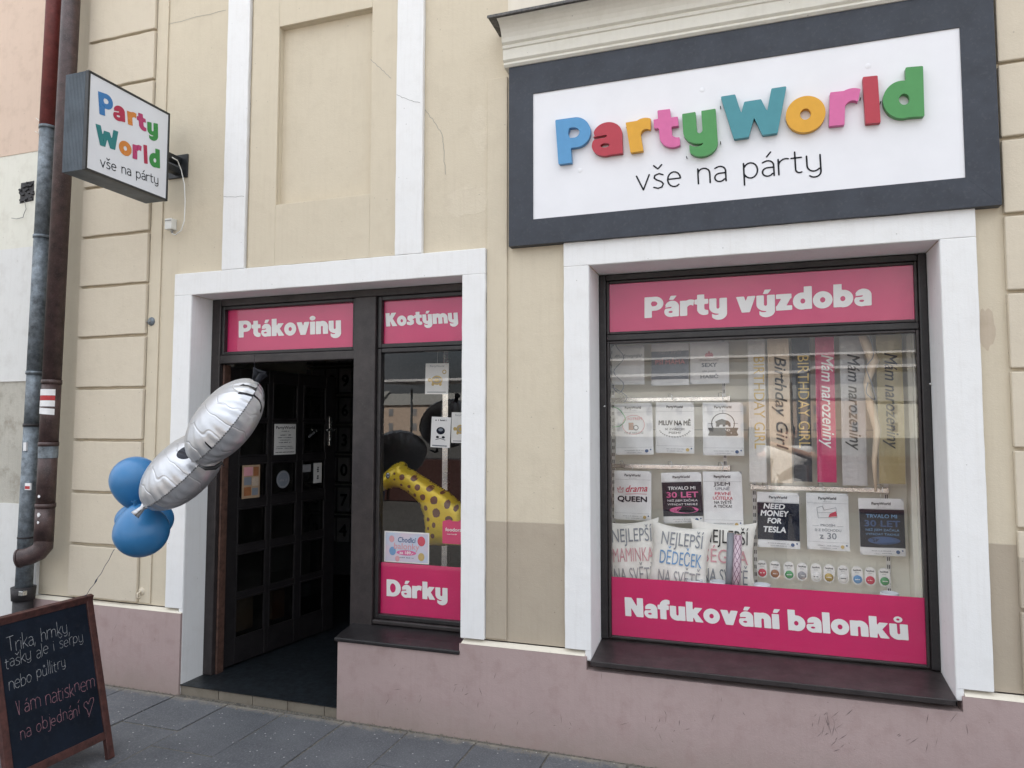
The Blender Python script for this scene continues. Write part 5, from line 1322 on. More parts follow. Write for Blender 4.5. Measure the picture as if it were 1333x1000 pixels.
def duch(th_, w_, h_, y, wp):
    lines([('PROSÍM', .585, .06, 'slate', .01, .34), ('SI Z DŮCHODU', .67, .06, 'slate', .01, .62), ('z 30', .80, .15, 'slate', .01, .4)])(th_, w_, h_, y, wp)
    polyl('print', [(-w_*.25, -h_*.26), (-w_*.12, -h_*.23), (-w_*.08, -h_*.30), (w_*.20, -h_*.25), (w_*.22, -h_*.42), (-w_*.22, -h_*.44), (-w_*.25, -h_*.26)], .002, y, 'slate', th_, wp)
    polyl('print', [(-w_*.24, -h_*.35), (w_*.20, -h_*.33)], .0015, y, 'slate', th_, wp)
    polyf('print', [(w_*.02, -h_*.42), (w_*.22, -h_*.40), (w_*.20, -h_*.31), (w_*.05, -h_*.36)], y-.0004, 'printred', th_, wp)
    polyl('print', [(-w_*.36, -h_*.575), (-w_*.22, -h_*.575)], .0012, y, 'slate', th_, wp); polyl('print', [(w_*.22, -h_*.575), (w_*.36, -h_*.575)], .0012, y, 'slate', th_, wp)
pack(1050, 642, 1105, 716, 'white shirt pack with a line drawing and large number 30', art=duch)
pack(1118, 649, 1177, 723, 'dark navy shirt pack reading 30 let in dull blue letters', field='navy', tilt=R(-.6), art=trvalo('printdblue', 'printdblue'))

# rails, slotted uprights
for (x0_, y0_, x1_, y1_, lb) in ((796, 521, 948, 519, 'steel hanging rail above the second row of shirt packs'), (796, 608, 948, 608, 'steel hanging rail above the drama queen shirt pack'), (979, 633, 1155, 640, 'steel hanging rail below the birthday sashes')):
    a, b = P(x0_, y0_, y=.60), P(x1_, y1_, y=.60); z = (a.z+b.z)/2
    t_ = thing('hanging_rail', lb, 'rail', (a.x, .60, z), group='steel rails in the display window')
    L_ = b.x-a.x; q = MB(); q.box(0, L_, -.008, .008, -.012, .012); q.build('bar', M['steel'], t_, bevel=.002)
    for i in range(3):
        xx = L_*(.10+.42*i); q = MB(); q.tube([(xx-.012, -.01, .012), (xx-.012, -.02, .03), (xx+.004, -.035, .034), (xx+.012, -.04, .02), (xx+.01, -.045, -.004)], .002, 6); q.box(xx-.02, xx+.02, -.013, -.0085, -.01, .01); q.build('hook', M['steel'], t_)
    for xx in (0, L_): q = MB(); q.box(xx-.008, xx+.008, .008, BY-.60-.012, -.014, .014); q.build('end_bracket', M['steel'], t_)
for px__, lb in ((799, 'slotted upright at the left edge of the display'), (944, 'slotted upright right of the bear shirt pack'), (981, 'slotted upright left of the tesla shirt pack'), (1152, 'slotted upright right of the birthday sashes')):
    X_ = P(px__, 600, y=BY).x; t_ = thing('slotted_upright', lb, 'shelf upright', (X_, BY, .72), group='slotted uprights in the display window')
    q = MB(); q.box(-.010, .010, -.010, -.001, 0, 1.73); q.build('channel', M['letterwhite'], t_, bevel=.001)
    q = MB()
    for i in range(43): q.box(-.006, -.002, -.0112, -.0101, .03+i*.04, .05+i*.04); q.box(.002, .006, -.0112, -.0101, .03+i*.04, .05+i*.04)
    q.build('slot', M['black'], t_)['kind'] = 'stuff'
for zz_, lb in ((P(870, 470, y=BY).z, 0), (P(900, 560, y=BY).z, 0)):
    q = MB(); q.box(-.81, .85, BY-.0012, BY-.0002, zz_, zz_+.003); q.build('panel_joint', M['grey'], bd)

# sashes
def fabric(name, c, sh=.3):
    k = N(name); v = k.coord('Object'); n1 = k.noise(k.coord('Object', (20, 20, 3)), 1, 4, .6); n2 = k.noise(v, 30, 3, .6)
    return k.bsdf(k.mix(k.ramp(n1, .3, .7), c, tuple(x*.8 for x in c[:3])+(1,)), sh, k.bump(k.math('ADD', n1, n2), .5, .006), spec=.5, sheen=.3)
SM = dict(white=fabric('satin_white', (.66, .64, .60, 1)), peach=fabric('satin_peach', (.62, .50, .36, 1)), black=fabric('satin_black', (.012, .015, .022, 1), .5), pink=fabric('satin_pink', (.52, .018, .12, 1)), silver=fabric('satin_silver', (.46, .45, .44, 1)), gold=fabric('satin_gold', (.46, .38, .19, 1)))
def sash(l, r, bot, col, text, tcol, lb, serif=True, shear=0, t0=.06, tl=.75, y=.50, wtx=.55):
    xa, xb = P(l, 560, y=y).x, P(r, 560, y=y).x; zt_ = 2.16; zb_ = P((l+r)/2, bot, y=y).z; w_, h_ = xb-xa, zt_-zb_
    t_ = thing('sash', lb, 'sash', ((xa+xb)/2, y, zt_), (0, R(random.uniform(-.4, .4)), 0), group='birthday sashes hanging in the shop window')
    sd_ = len(lb)
    def wp(x, z): return .004*math.sin(z*11+sd_)+.003*math.sin(x*50+z*6+sd_)
    rect('ribbon', -w_/2, w_/2, -h_, 0, 0, SM[col], t_, wp, 6, 40); rect('ribbon', -w_/2+.002, w_/2-.002, -h_+.004, 0, .012, SM[col], t_, wp, 6, 20)
    small_text('print', text, M[tcol], t_, -w_*.18, -(2.16-1.99)-t0*h_*.2, .078*(1 if serif else 1.05), -.0035, align='LEFT', rot=-math.pi/2, warp=wp, shear=shear, bold=.0 if serif else .012, fit=tl*(h_-.2))
    rect('clear_sleeve', -w_/2-.008, w_/2+.008, -h_-.02, 0, -.009, M['sleeve'], t_, lambda x, z: wp(x, z)+.003*math.sin(z*60+x*90), 8, 50)
    q = MB(); q.tube([(0, 0, -.001), (0, 0, .24)], .0012, 5); q.build('hanging_thread', M['whiteplastic'], t_)
sash(976, 998, 628, 'white', 'BIRTHDAY GIRL', 'printgold', 'white satin sash with gold letters, leftmost of the sashes')
sash(1001, 1029, 629, 'peach', 'Birthday Girl', 'black', 'peach satin sash with black script reading Birthday Girl', False, .3)
sash(1033, 1057, 627, 'black', 'BIRTHDAY GIRL', 'printgold', 'black satin sash with gold letters reading BIRTHDAY GIRL')
sash(1064, 1089, 628, 'pink', 'Mám narozeniny', 'letterwhite', 'pink satin sash with white script reading Mám narozeniny', False, .3)
sash(1096, 1128, 632, 'silver', 'Mám narozeniny', 'black', 'silver sash in a clear sleeve with black script', False, .3)
sash(1144, 1178, 630, 'gold', 'Mám narozeniny', 'black', 'glittery gold sash with black script, rightmost of the sashes', False, .3)
# cream garland between silver and gold sash
m = MB(); rng = random.Random(4)
pts = [P(a, b, y=.44) for a, b in ((1118, 425), (1128, 450), (1137, 470), (1128, 500), (1134, 530), (1142, 560), (1138, 600), (1140, 640))]
m.tube(pts, [.02, .024, .028, .016, .022, .018, .012, .006], 9)
gl_ = m.build('crepe_garland', SM['peach'], smooth=True); tag(gl_, 'cream paper garland hanging between the silver and gold sashes', 'garland')
def curl(pts, mt, lb, r_=.0022, y=.40):
    q = MB(); P3 = [P(a, b, y=y) for a, b in pts]; out = []
    for i in range(len(P3)-1):
        p0, p1, p2, p3 = P3[max(i-1, 0)], P3[i], P3[i+1], P3[min(i+2, len(P3)-1)]
        for k_ in range(6):
            t = k_/6; out.append(.5*((2*p1)+(p2-p0)*t+(2*p0-5*p1+4*p2-p3)*t*t+(3*p1-p0-3*p2+p3)*t**3))
    out.append(P3[-1]); q.tube(out, r_, 6); tag(q.build('curling_ribbon', M[mt], smooth=True), lb, 'ribbon', 'curling ribbons in the display window')
curl([(800, 430), (802, 450), (812, 466), (799, 484), (812, 500), (806, 512), (799, 505), (816, 516), (812, 524)], 'slate', 'grey curling ribbon hanging left of the shirt packs')
curl([(798, 530), (806, 533), (814, 545), (808, 554), (798, 556)], 'printgreen', 'short green ribbon loop at the left window edge', .003)
curl([(1131, 430), (1137, 462), (1128, 478), (1135, 500), (1140, 520), (1128, 512), (1130, 498)], 'slate', 'grey curling ribbon between the silver and gold sashes')

# pillows
def pillow(px, py, wpx, hpx, y, words, label, rotz=0, tilt=0):
    c = P(px, py, y=y); dist = (c-CAM).dot(fwd); w_, h_ = wpx/F*dist*1.0, hpx/F*dist
    t_ = thing('pillow', label, 'pillow', c, (R(-12), tilt, rotz), group='white printed pillows in the shop window')
    n = 22; sd_ = px
    def shp(u, v):
        e = (1-abs(u)**2.6)*(1-abs(v)**2.6); pin = 1-.10*(1-abs(u)**2)*0
        x = u*(1-.09*(1-v*v)*abs(u)**3*0-.13*(1-abs(v)**2)*abs(u)**2); z = v*(1-.13*(1-abs(u)**2)*abs(v)**2)
        d = .33*max(e, 0)**.5
        cr_ = .03*math.sin(7*u+3*v+sd_)*max(e, 0)+.02*math.sin(11*v-6*u+sd_*2)*max(e, 0)+.02*math.sin(16*(abs(u)+abs(v))+sd_)*(abs(u*v))**1.0*max(e, 0)**.5
        return x*w_/2, z*h_/2, (d+cr_)*w_*.42
    def surf(x, z):   # depth of the front at local x,z
        u = max(-1, min(1, x/(w_/2))); v = max(-1, min(1, z/(h_/2))); return -shp(u, v)[2]
    m = MB()
    for sd in (-1, 1):
        for j in range(n+1):
            for i in range(n+1):
                x, z, d = shp(-1+2*i/n, -1+2*j/n); m.v.append((x, sd*(d+.0005), z))
    for sd in (0, 1):
        for j in range(n):
            for i in range(n):
                n0 = sd*(n+1)**2+j*(n+1)+i; m.f.append((n0, n0+1, n0+n+2, n0+n+1)); m.m.append(0)
    m.build('cover', M['pillow'], t_, smooth=True)
    for k_, (wd, mt) in enumerate(words):
        small_text('print', wd, M[mt], t_, .012, h_*(.17-.27*k_), h_*.27, -.006, bold=.0, warp=surf, fit=w_*.66)
    return t_
pillow(822, 722, 78, 92, .47, (('NEJLEPŠÍ', 'slate'), ('MAMINKA', 'printsoft'), ('NA SVĚTĚ', 'printgrey')), 'white pillow reading nejlepší maminka, leftmost of the pillows', R(4), R(-5))
pillow(884, 727, 80, 90, .43, (('NEJLEPŠÍ', 'slate'), ('DĚDEČEK', 'printblue'), ('NA SVĚTĚ', 'printgrey')), 'white pillow with blue word dědeček, middle of the pillows', R(-3), R(4))
pillow(941, 724, 84, 92, .50, (('NEJLEPŠÍ', 'black'), ('SÉGRA', 'printsoft'), ('NA SVĚTĚ', 'slate')), 'white pillow with pink word ségra behind the wrapping rolls', R(2), R(2))
# two gift wrap rolls
for (x_, y0_, y1_, mt, lb) in ((951, 694, 765, 'slate', 'grey gift wrap roll in front of the right pillow'), (961, 697, 766, 'lat', 'white and pink lattice patterned gift wrap roll')):
    if mt == 'lat':
        k = N('lattice_paper'); v = k.coord('Object'); sp = k.n('ShaderNodeSeparateXYZ'); k.l(v, sp.inputs[0]); ang = k.math('ARCTAN2', sp.outputs[1], sp.outputs[0])
        a_ = k.math('ADD', k.math('MULTIPLY', sp.outputs[2], 22.0), k.math('MULTIPLY', ang, .95)); b_2 = k.math('SUBTRACT', k.math('MULTIPLY', sp.outputs[2], 22.0), k.math('MULTIPLY', ang, .95))
        f = k.math('MAXIMUM', k.math('LESS_THAN', k.math('FRACT', a_), .14), k.math('LESS_THAN', k.math('FRACT', b_2), .14))
        mat = k.bsdf(k.mix(f, (.62, .48, .55, 1), (.10, .02, .07, 1)), .35)
    else: mat = M['slate']
    a, b = P(x_, y0_, y=.34), P(x_-3, y1_+6, y=.34); t_ = thing('gift_wrap_roll', lb, 'gift wrap roll', b, (R(-8), R(3), 0), group='gift wrap rolls in the shop window')
    q = MB(); q.tube([(0, 0, 0), (0, 0, a.z-b.z)], .021 if mt == 'lat' else .017, 16); shade(q.build('paper_roll', mat, t_)); q = MB(); q.tube([(0, 0, a.z-b.z+.0005), (0, 0, a.z-b.z+.003)], .012, 12); q.build('core', M['kraft'], t_)
# badges on cards
bc = ['printred', 'printbrown', 'printgreen', 'printgrey', 'paper', 'printgold', 'paper', 'printblue', 'printred', 'printgreen']
bn = ['dark red', 'brown', 'green', 'grey', 'plain white', 'yellow', 'plain white striped', 'blue', 'bright red', 'light green']
bps = ['leftmost', 'second from the left', 'left of the grey one', 'right of the green one', 'left of the yellow one', 'below the white 30 shirt pack', 'right of the yellow one', 'third from the right', 'second from the right', 'rightmost']
for i in range(10):
    x_ = 991+ i*17.7; y_ = 729+i*1.15; c = P(x_, y_, y=.58)
    t_ = thing('badge_card', 'round %s badge on a small white card, %s' % (bn[i], bps[i]), 'badge', c, (R(-3), R((i*53 % 7)-3), 0), group='badges on cards along the display floor')
    w_, h_ = .052, .094
    f = U(I(dell(0, -.026, .026, .026), dbox(-1, -.03, 1, 1)), dbox(-.026, -.068, .026, -.024), dell(0, -.068, .026, .026))
    a_, b_, c__ = sdf_mesh(f, -.03, .03, -.10, .004, .004); place_shape('card', a_, b_, c__, M['paper'], t_, (0, -.002, 0), (1, 0, 0), (0, 0, 1), NF, depth=.002)
    small_text('brand_print', 'PartyWorld', M['black'], t_, 0, -.024, .012, -.0032, bold=.02, fit=.036); squiggle('brand_print', M['printgrey'], t_, 0, -.034, .006, -.0032, .02)
    q = MB(); q.lathe([(0, -.008), (.014, -.007), (.020, -.004), (.021, -.001)], (0, -.002, -.066), 20, 'y'); q.build('badge', M[bc[i]], t_, smooth=True)
    squiggle('print', M['letterwhite' if bc[i] != 'paper' else 'black'], t_, 0, -.068, .009, -.0112, .026, seed=i)
# mugs and small boxes lying at the foot of the window
def mug(px, py, lb, y=.36, txt='', rz=0):
    c = P(px, py, y=y); t_ = thing('mug', lb, 'mug', (c.x, y, DZ+.012), (0, 0, rz), group='white printed mugs on the display floor')
    q = MB(); q.lathe([(.0, .002), (.036, 0), (.040, .006), (.041, .09), (.038, .092), (.037, .01), (0, .008)], (0, 0, 0), 24); q.build('cup', M['signface'], t_, smooth=True)
    q = MB(); q.tube([(.038, 0, .075), (.062, 0, .07), (.066, 0, .045), (.058, 0, .022), (.038, 0, .018)], .005, 8); q.build('handle', M['signface'], t_, smooth=True)
    squiggle('print', M['slate'], t_, 0, .05, .02, -.0425, .045)
mug(904, 766, 'white mug in front of the middle pillow', txt='TÁTA', rz=.3)
mug(935, 768, 'white mug left of the gift wrap rolls', txt='LÁSKA', rz=-.5)
mug(992, 770, 'white mug with small crown print below the badges', txt='KING', rz=.2)
mug(1158, 779, 'white mug with outlined print in the right corner', txt='PÍSEK', rz=-.2)

# ================================================================== SIDE WINDOW GOODS
k = N('giraffe_foil'); v = k.coord('Object'); vo = k.n('ShaderNodeTexVoronoi', i_Scale=13.0, i_Randomness=.75); k.l(v, vo.inputs['Vector'])
n1 = k.noise(v, 10, 3, .5)
M['giraffe'] = k.bsdf(k.mix(k.ramp(n1, .3, .7), (.66, .46, .02, 1), (.56, .42, .03, 1)), .3, k.bump(k.noise(v, 25, 4, .6), .4, .01), metal=.25)
M['spot'] = paint('giraffe_spot', (.12, .045, .025, 1), .35, .1, .1)
gyy = .50
def gq(x, y): return (480+x/6.67, 590+y/6.67)
go = [(85, 268), (92, 240), (130, 190), (165, 150), (205, 115), (240, 95), (262, 92), (275, 80), (300, 76), (322, 92), (328, 122), (400, 158), (500, 222), (600, 285), (700, 345), (790, 425), (850, 480), (880, 560), (885, 800), (515, 795), (500, 690), (495, 600), (482, 520), (445, 430), (400, 385), (340, 335), (275, 298), (235, 290), (190, 300), (150, 314), (120, 322), (95, 316)]
gpts = [P(*gq(*p), y=gyy) for p in go]; g0_ = P(*gq(600, 800), y=gyy)
t_ = thing('giraffe_balloon', 'yellow giraffe balloon with brown spots behind the side window', 'balloon', g0_)
loc = [(p.x-g0_.x, p.z-g0_.z) for p in gpts]; fn = dpoly(loc)
vv, ff, ss = sdf_mesh(fn, min(p[0] for p in loc)-.01, max(p[0] for p in loc)+.01, min(p[1] for p in loc)-.01, max(p[1] for p in loc)+.01, .009)
ar = np.array(vv); dd = -fn(ar[:, 0], ar[:, 1])
def gdep(d): return .075*math.sqrt(max(0, 1-(1-min(d, .07)/.07)**2))
# refine: use small cells so the swelling follows the outline
def full_cells(fn, x0, x1, z0, z1, cell):
    v1, f1, s1 = sdf_mesh(fn, x0, x1, z0, z1, cell); return v1, f1, s1
m = MB(); xsr = np.arange(min(p[0] for p in loc)-.01, max(p[0] for p in loc)+.02, .008); zsr = np.arange(min(p[1] for p in loc)-.01, max(p[1] for p in loc)+.02, .008)
GX, GZ = np.meshgrid(xsr, zsr); GD = -fn(GX, GZ); idx = {}
for sd in (-1, 1):
    idx = {}
    for j in range(len(zsr)-1):
        for i in range(len(xsr)-1):
            if max(GD[j, i], GD[j, i+1], GD[j+1, i], GD[j+1, i+1]) > -.002 and min(GD[j, i], GD[j, i+1], GD[j+1, i], GD[j+1, i+1]) > -.007:
                q_ = []
                for (a, b) in ((i, j), (i+1, j), (i+1, j+1), (i, j+1)):
                    if (a, b) not in idx:
                        idx[(a, b)] = len(m.v); m.v.append((xsr[a], sd*(gdep(GD[b, a])+.001), zsr[b]))
                    q_.append(idx[(a, b)])
                m.f.append(tuple(q_)); m.m.append(0)
m.build('foil_skin', M['giraffe'], t_, smooth=True)
def gsurf(x, z): return -gdep(float(-fn(np.array([x]), np.array([z]))[0]))-.002
for (x, y, a, b) in ((272, 172, 12, 12), (272, 222, 10, 9), (335, 203, 24, 28), (430, 210, 32, 28), (326, 270, 14, 12), (398, 282, 18, 15), (470, 290, 26, 28), (567, 300, 33, 26), (383, 325, 10, 12), (443, 356, 17, 17), (515, 372, 28, 28), (610, 400, 38, 37), (720, 438, 28, 40), (475, 440, 18, 22), (540, 466, 20, 24), (630, 508, 38, 40), (740, 560, 38, 28), (513, 538, 10, 14), (561, 562, 16, 20), (665, 335, 22, 16), (790, 470, 20, 30), (610, 610, 18, 26), (515, 635, 14, 16), (560, 640, 12, 16), (600, 705, 20, 22), (540, 720, 12, 16)):
    c = P(*gq(x, y), y=gyy); cx, cz = c.x-g0_.x, c.z-g0_.z; sc = 1/6.67/F*((c-CAM).dot(fwd)); n_ = 9; rng = random.Random(x*y)
    pts = [(cx+a*sc*rng.uniform(.85, 1.1)*math.cos(2*math.pi*i/n_), cz+b*sc*rng.uniform(.85, 1.1)*math.sin(2*math.pi*i/n_)) for i in range(n_)]
    m = MB(); m.v.append((cx, gsurf(cx, cz), cz))
    for rr in (.5, 1.0):
        for p in pts: X_, Z_ = cx+(p[0]-cx)*rr, cz+(p[1]-cz)*rr; m.v.append((X_, gsurf(X_, Z_), Z_))
    for i in range(n_):
        j = (i+1) % n_; m.f += [(0, 1+i, 1+j), (1+i, 1+n_+i, 1+n_+j, 1+j)]; m.m += [0, 0]
    m.build('spot', M['spot'], t_, smooth=True, fix=False)
c = P(*gq(216, 188), y=gyy); cx, cz = c.x-g0_.x, c.z-g0_.z
ellipse('eye', cx, cz, .014, .020, gsurf(cx, cz)-.003, 'black', t_); ellipse('eye', cx+.002, cz+.003, .009, .014, gsurf(cx, cz)-.0036, 'paper', t_); ellipse('eye', cx+.002, cz+.001, .006, .009, gsurf(cx, cz)-.0042, 'black', t_)
c = P(*gq(158, 275), y=gyy); cx, cz = c.x-g0_.x, c.z-g0_.z; polyl('mouth', [(cx-.006, cz), (cx, cz-.006), (cx+.002, cz+.006)], .0025, gsurf(cx, cz)-.003, 'printbrown', t_)
# ledge, poster, delivery sticker shirt
q = MB(); q.box(-2.12, -.9, .30, .60, SWB+.0, .70); q.build('display_ledge', M['deck'], bd, bevel=.008, label='pale stone patterned ledge inside the side window')
a, b = P(500.5, 691, y=.232), P(558.5, 735, y=.232)
po = thing('balloon_poster', 'pastel poster reading Chodící balonky in the side window', 'poster', ((a.x+b.x)/2, .232, b.z))
w_, h_ = b.x-a.x, a.z-b.z
k = N('poster_pastel'); v = k.coord('Object'); n1 = k.noise(v, 9, 3, .5)
pm = k.bsdf(k.mix(k.ramp(n1, .35, .65), (.60, .50, .58, 1), (.42, .55, .68, 1)), .4)
rect('sheet', -w_/2, w_/2, 0, h_, 0, 'paper', po); rect('print', -w_/2+.008, w_/2-.008, .006, h_-.008, -.0006, pm, po)
for cx, cz, r_, mt in ((-.31, .36, .075, 'printblue'), (.33, .72, .085, 'printred'), (.33, .22, .07, 'printgold'), (-.33, .75, .06, 'printsoft'), (-.2, .12, .05, 'printsoft')):
    ellipse('print', w_*cx, h_*cz, w_*r_, w_*r_*1.15, -.0012, mt, po)
small_text('print', 'Chodící', M['printdblue'], po, 0, h_*.66, h_*.24, -.0016, bold=.015, fit=w_*.40, shear=.15)
small_text('print', 'balonky', M['printsoft'], po, -.0, h_*.44, h_*.28, -.0018, bold=.015, fit=w_*.56)
ellipse('print', 0, h_*.325, w_*.22, h_*.085, -.0016, 'printpink', po); small_text('print', 'za 189,-', M['letterwhite'], po, 0, h_*.285, h_*.13, -.002, bold=.02, fit=w_*.30)
squiggle('print', M['slate'], po, 0, h_*.15, h_*.07, -.0016, w_*.36)
a, b = P(576, 676, y=.232), P(602, 709, y=.232)
fs_ = thing('delivery_sticker', 'pink shirt shaped sticker reading foodora in the side window', 'sticker', (a.x, .232, b.z)); w_, h_ = (b.x-a.x)*1.12, a.z-b.z
polyf('print', [(0, 0), (w_, 0), (w_, h_*.9), (w_*.8, h_), (w_*.7, h_*.94), (w_*.45, h_*.94), (w_*.32, h_), (0, h_*.92)], 0, 'pink', fs_)
small_text('print', 'foodora', M['letterwhite'], fs_, w_*.50, h_*.52, h_*.2, -.0012, bold=.02, fit=w_*.72); squiggle('print', M['letterwhite'], fs_, w_*.46, h_*.38, h_*.07, -.0012, w_*.5)
# hanging cards
def hcard(l, t, r, b, lb, art, y=.42, mt='paper', tilt=0):
    A_, B_ = P(l, t, y=y), P(r, b, y=y); w_, h_ = B_.x-A_.x, A_.z-B_.z
    t_ = thing('hanging_card', lb, 'packaged card', ((A_.x+B_.x)/2, y, A_.z), (0, tilt, 0), group='packaged cards hanging behind the side window')
    q = MB(); q.box(-w_/2, w_/2, 0, .004, -h_, 0); q.build('card', M[mt], t_, bevel=.001)
    q = MB(); q.tube([(0, .002, 0), (0, .004, .4)], .0008, 4); q.build('hanging_thread', M['whiteplastic'], t_)
    art(t_, w_, h_)
def turtle(t_, w_, h_):
    ellipse('print', .01*w_, -h_*.55, w_*.24, h_*.15, -.0010, 'printgold', t_); ellipse('print', .01*w_, -h_*.55, w_*.18, h_*.10, -.0014, 'printgrey', t_, ring_=.3); ellipse('print', -.3*w_, -h_*.54, w_*.09, h_*.06, -.0010, 'printgold', t_)
    for dx in (-.16, .16): ellipse('print', dx*w_, -h_*.68, w_*.06, h_*.05, -.0008, 'printgold', t_)
    ellipse('print', .32*w_, -h_*.28, w_*.09, h_*.07, -.0008, 'printgold', t_, ring_=.4); small_text('print', 'PartyWorld', M['slate'], t_, 0, -h_*.12, h_*.08, -.001, fit=w_*.6); rect('print', -w_*.4, w_*.4, -h_*.95, -h_*.92, -.001, 'printgrey', t_)
def face(t_, w_, h_):
    ellipse('print', 0, -h_*.45, w_*.22, h_*.12, -.0010, 'navy', t_); ellipse('print', 0, -h_*.42, w_*.12, h_*.05, -.0014, 'slate', t_)
    for dx in (-.15, .15): ellipse('print', dx*w_, -h_*.66, w_*.08, h_*.04, -.0010, 'black', t_)
    polyl('print', [(-w_*.25, -h_*.75), (0, -h_*.7), (w_*.25, -h_*.75)], .003, -.001, 'black', t_); squiggle('print', M['black'], t_, 0, -h_*.13, h_*.08, -.001, w_*.6); rect('print', -w_*.4, w_*.35, -h_*.96, -h_*.92, -.001, 'slate', t_)
hcard(554, 473.5, 584, 513, 'pale card with a yellow turtle, highest card in the side window', turtle, tilt=R(1))
hcard(562, 543, 587, 583, 'grey card with a dark round figure, below the turtle card', face, mt='letterwhite', tilt=R(2.5))
hcard(588, 537, 612, 577, 'pale card at the right edge of the side window', turtle, tilt=R(1))
# metal post and shelf seen inside
q = MB(); X_ = P(579, 620, y=1.0).x; q.box(X_-.02, X_+.02, 1.0, 1.04, FZ, 2.6); tag(q.build('metal_post', M['steel']), 'pale metal shop shelf post behind the giraffe', 'post')
# number balloon packs on the far wall
pkp = [None]
digits = '0123456789'
cnt = 0
NY = 3.0
rx0, rx1 = P(372, 600, y=NY).x, P(478, 600, y=NY).x
sh = thing('shop_shelving', 'dark slatted wall rack deep inside the shop', 'shelving', (0, NY, 0))
q = MB(); q.box(rx0-.2, rx1+.05, .10, .14, FZ, 2.8); q.build('back_board', M['interior'], sh)
rown = ['lowest', 'second lowest', 'third', 'fourth', 'fifth', 'second highest', 'topmost']; coln = ['leftmost', 'second', 'third', 'fourth', 'fifth', 'sixth', 'rightmost']
ncol = min(7, int((rx1-rx0)/.165))
for zi in range(7):
    z = .42+zi*.31; q = MB(); q.box(rx0-.2, rx1+.05, -.02, .0995, z+.27, z+.285); q.build('slat', M['grey'], sh)
    for xi in range(ncol):
        x = rx1-.09-(ncol-1-xi)*.165; d = digits[(xi+zi*3) % 10]
        t_ = thing('number_balloon_pack', 'number %s balloon pack, %s row up, %s column of the dark shop rack' % (d, rown[zi], coln[xi]), 'packaged balloon', (x, NY-.03, z), (0, 0, random.uniform(-.1, .1)), group='packaged number balloons on the rack in the dark shop')
        q = MB(); q.box(-.07, .07, 0, .01, 0, .245); q.build('card', M['darkcard'] if (xi+zi) % 3 else M['printgrey'], t_)
        small_text('print', d, M['black'], t_, 0, .06, .17, -.001, bold=.03)

# ================================================================== ACROSS THE SQUARE (seen mirrored in the glass)
def far_house(x0, x1, y0, y1, h_, mt, label, nwin):
    t_ = thing('town_house', label, 'building', ((x0+x1)/2, y1, 0), group='houses across the square')
    w_ = (x1-x0)/2; q = MB(); q.box(-w_, w_, y0-y1, 0, 0, h_); q.build('wall', M[mt], t_)
    q = MB(); q.prism([(y0-y1-.3, h_), (.3, h_), ((y0-y1)/2, h_+2.6)], 'x', -w_-.2, w_+.2); q.build('roof', M['grey'], t_)
    for f in range(int(h_//3)):
        for i in range(nwin):
            x = -w_+(i+.5)*2*w_/nwin; z = 1.1+f*3; q = MB(); q.box(x-.5, x+.5, -.001, .04, z, z+1.5); o = q.build('window', M['printgrey'], t_)
for i, (x0, x1, h_, mt) in enumerate(((-46, -34, 7, 'n_cream'), (-34, -24, 6.4, 'n_peach'), (-24, -12, 7, 'cream'), (-12, -2, 6, 'n_white'), (-2, 9, 6.8, 'n_peach'), (9, 20, 6.2, 'n_cream'), (20, 34, 7, 'white'))):
    far_house(x0*2.2, x1*2.2, -138, -130, h_, mt, ['cream', 'peach', 'pale cream', 'whitewashed', 'small peach', 'narrow cream', 'bright white'][i]+' town house far across the square', 4)
def stall(x, y, w_, lb, z=2.62):
    t_ = thing('market_awning', lb, 'awning', (x, y, 0), group='white market awnings on the square')
    for sx in (-1, 1):
        for sy in (0, 1): q = MB(); q.tube([(sx*w_/2, -sy*2.4, 0), (sx*w_/2, -sy*2.4, z-.06)], .03, 8); q.build('leg', M['zinc'], t_)
    q = MB(); q.prism([(.12, z-.05), (.12, z), (-2.55, z+.10), (-2.55, z+.05)], 'x', -w_/2-.1, w_/2+.1); q.build('roof', M['signwhite'], t_)
    q = MB(); q.box(-w_/2, w_/2, -1.6, -.6, 0, .9); q.build('counter', M['boardwood'], t_)
stall(-21, -9.6, 7.6, 'white market awning farthest left on the square')
stall(-12.5, -9.0, 8.0, 'white market awning left of the shop door')
stall(-3.6, -9.6, 8.8, 'white market awning opposite the shop door')
stall(4.6, -10.4, 6.8, 'white market awning opposite the shop window', 2.75)
stall(1.0, -15.0, 14, 'second row white market awning behind the others', 3.45)

# ================================================================== THE PHOTOGRAPHER (stands behind the camera, seen mirrored in the display window)
def skin(name, pts, edges, radii, mat, parent, sub=2, root=0):
    me = bpy.data.meshes.new(name); me.from_pydata(pts, edges, []); me.materials.append(mat)
    o = bpy.data.objects.new(name, me); put(o, parent)
    md = o.modifiers.new('skin', 'SKIN'); md.use_smooth_shade = True
    for i, v_ in enumerate(me.skin_vertices[0].data):
        r_ = radii[i]; v_.radius = r_ if isinstance(r_, tuple) else (r_, r_); v_.use_root = (i == root)
    ss_ = o.modifiers.new('sub', 'SUBSURF'); ss_.levels = sub; ss_.render_levels = sub; return o
M['skin'] = paint('skin', (.50, .30, .22, 1), .5, .08, .05); M['hair'] = paint('hair', (.03, .018, .012, 1), .6, .3, .4, 60)
M['shirt'] = cloth('white_tshirt', (.80, .80, .80, 1), crease=.8, bump=.5); M['jeans'] = cloth('dark_trousers', (.03, .035, .05, 1))
pe = thing('person', 'person in white t-shirt holding up a phone, mirrored in the display window', 'person', (.36, -3.90, -.02), (0, 0, R(8)))
hip = (0, 0, .90)
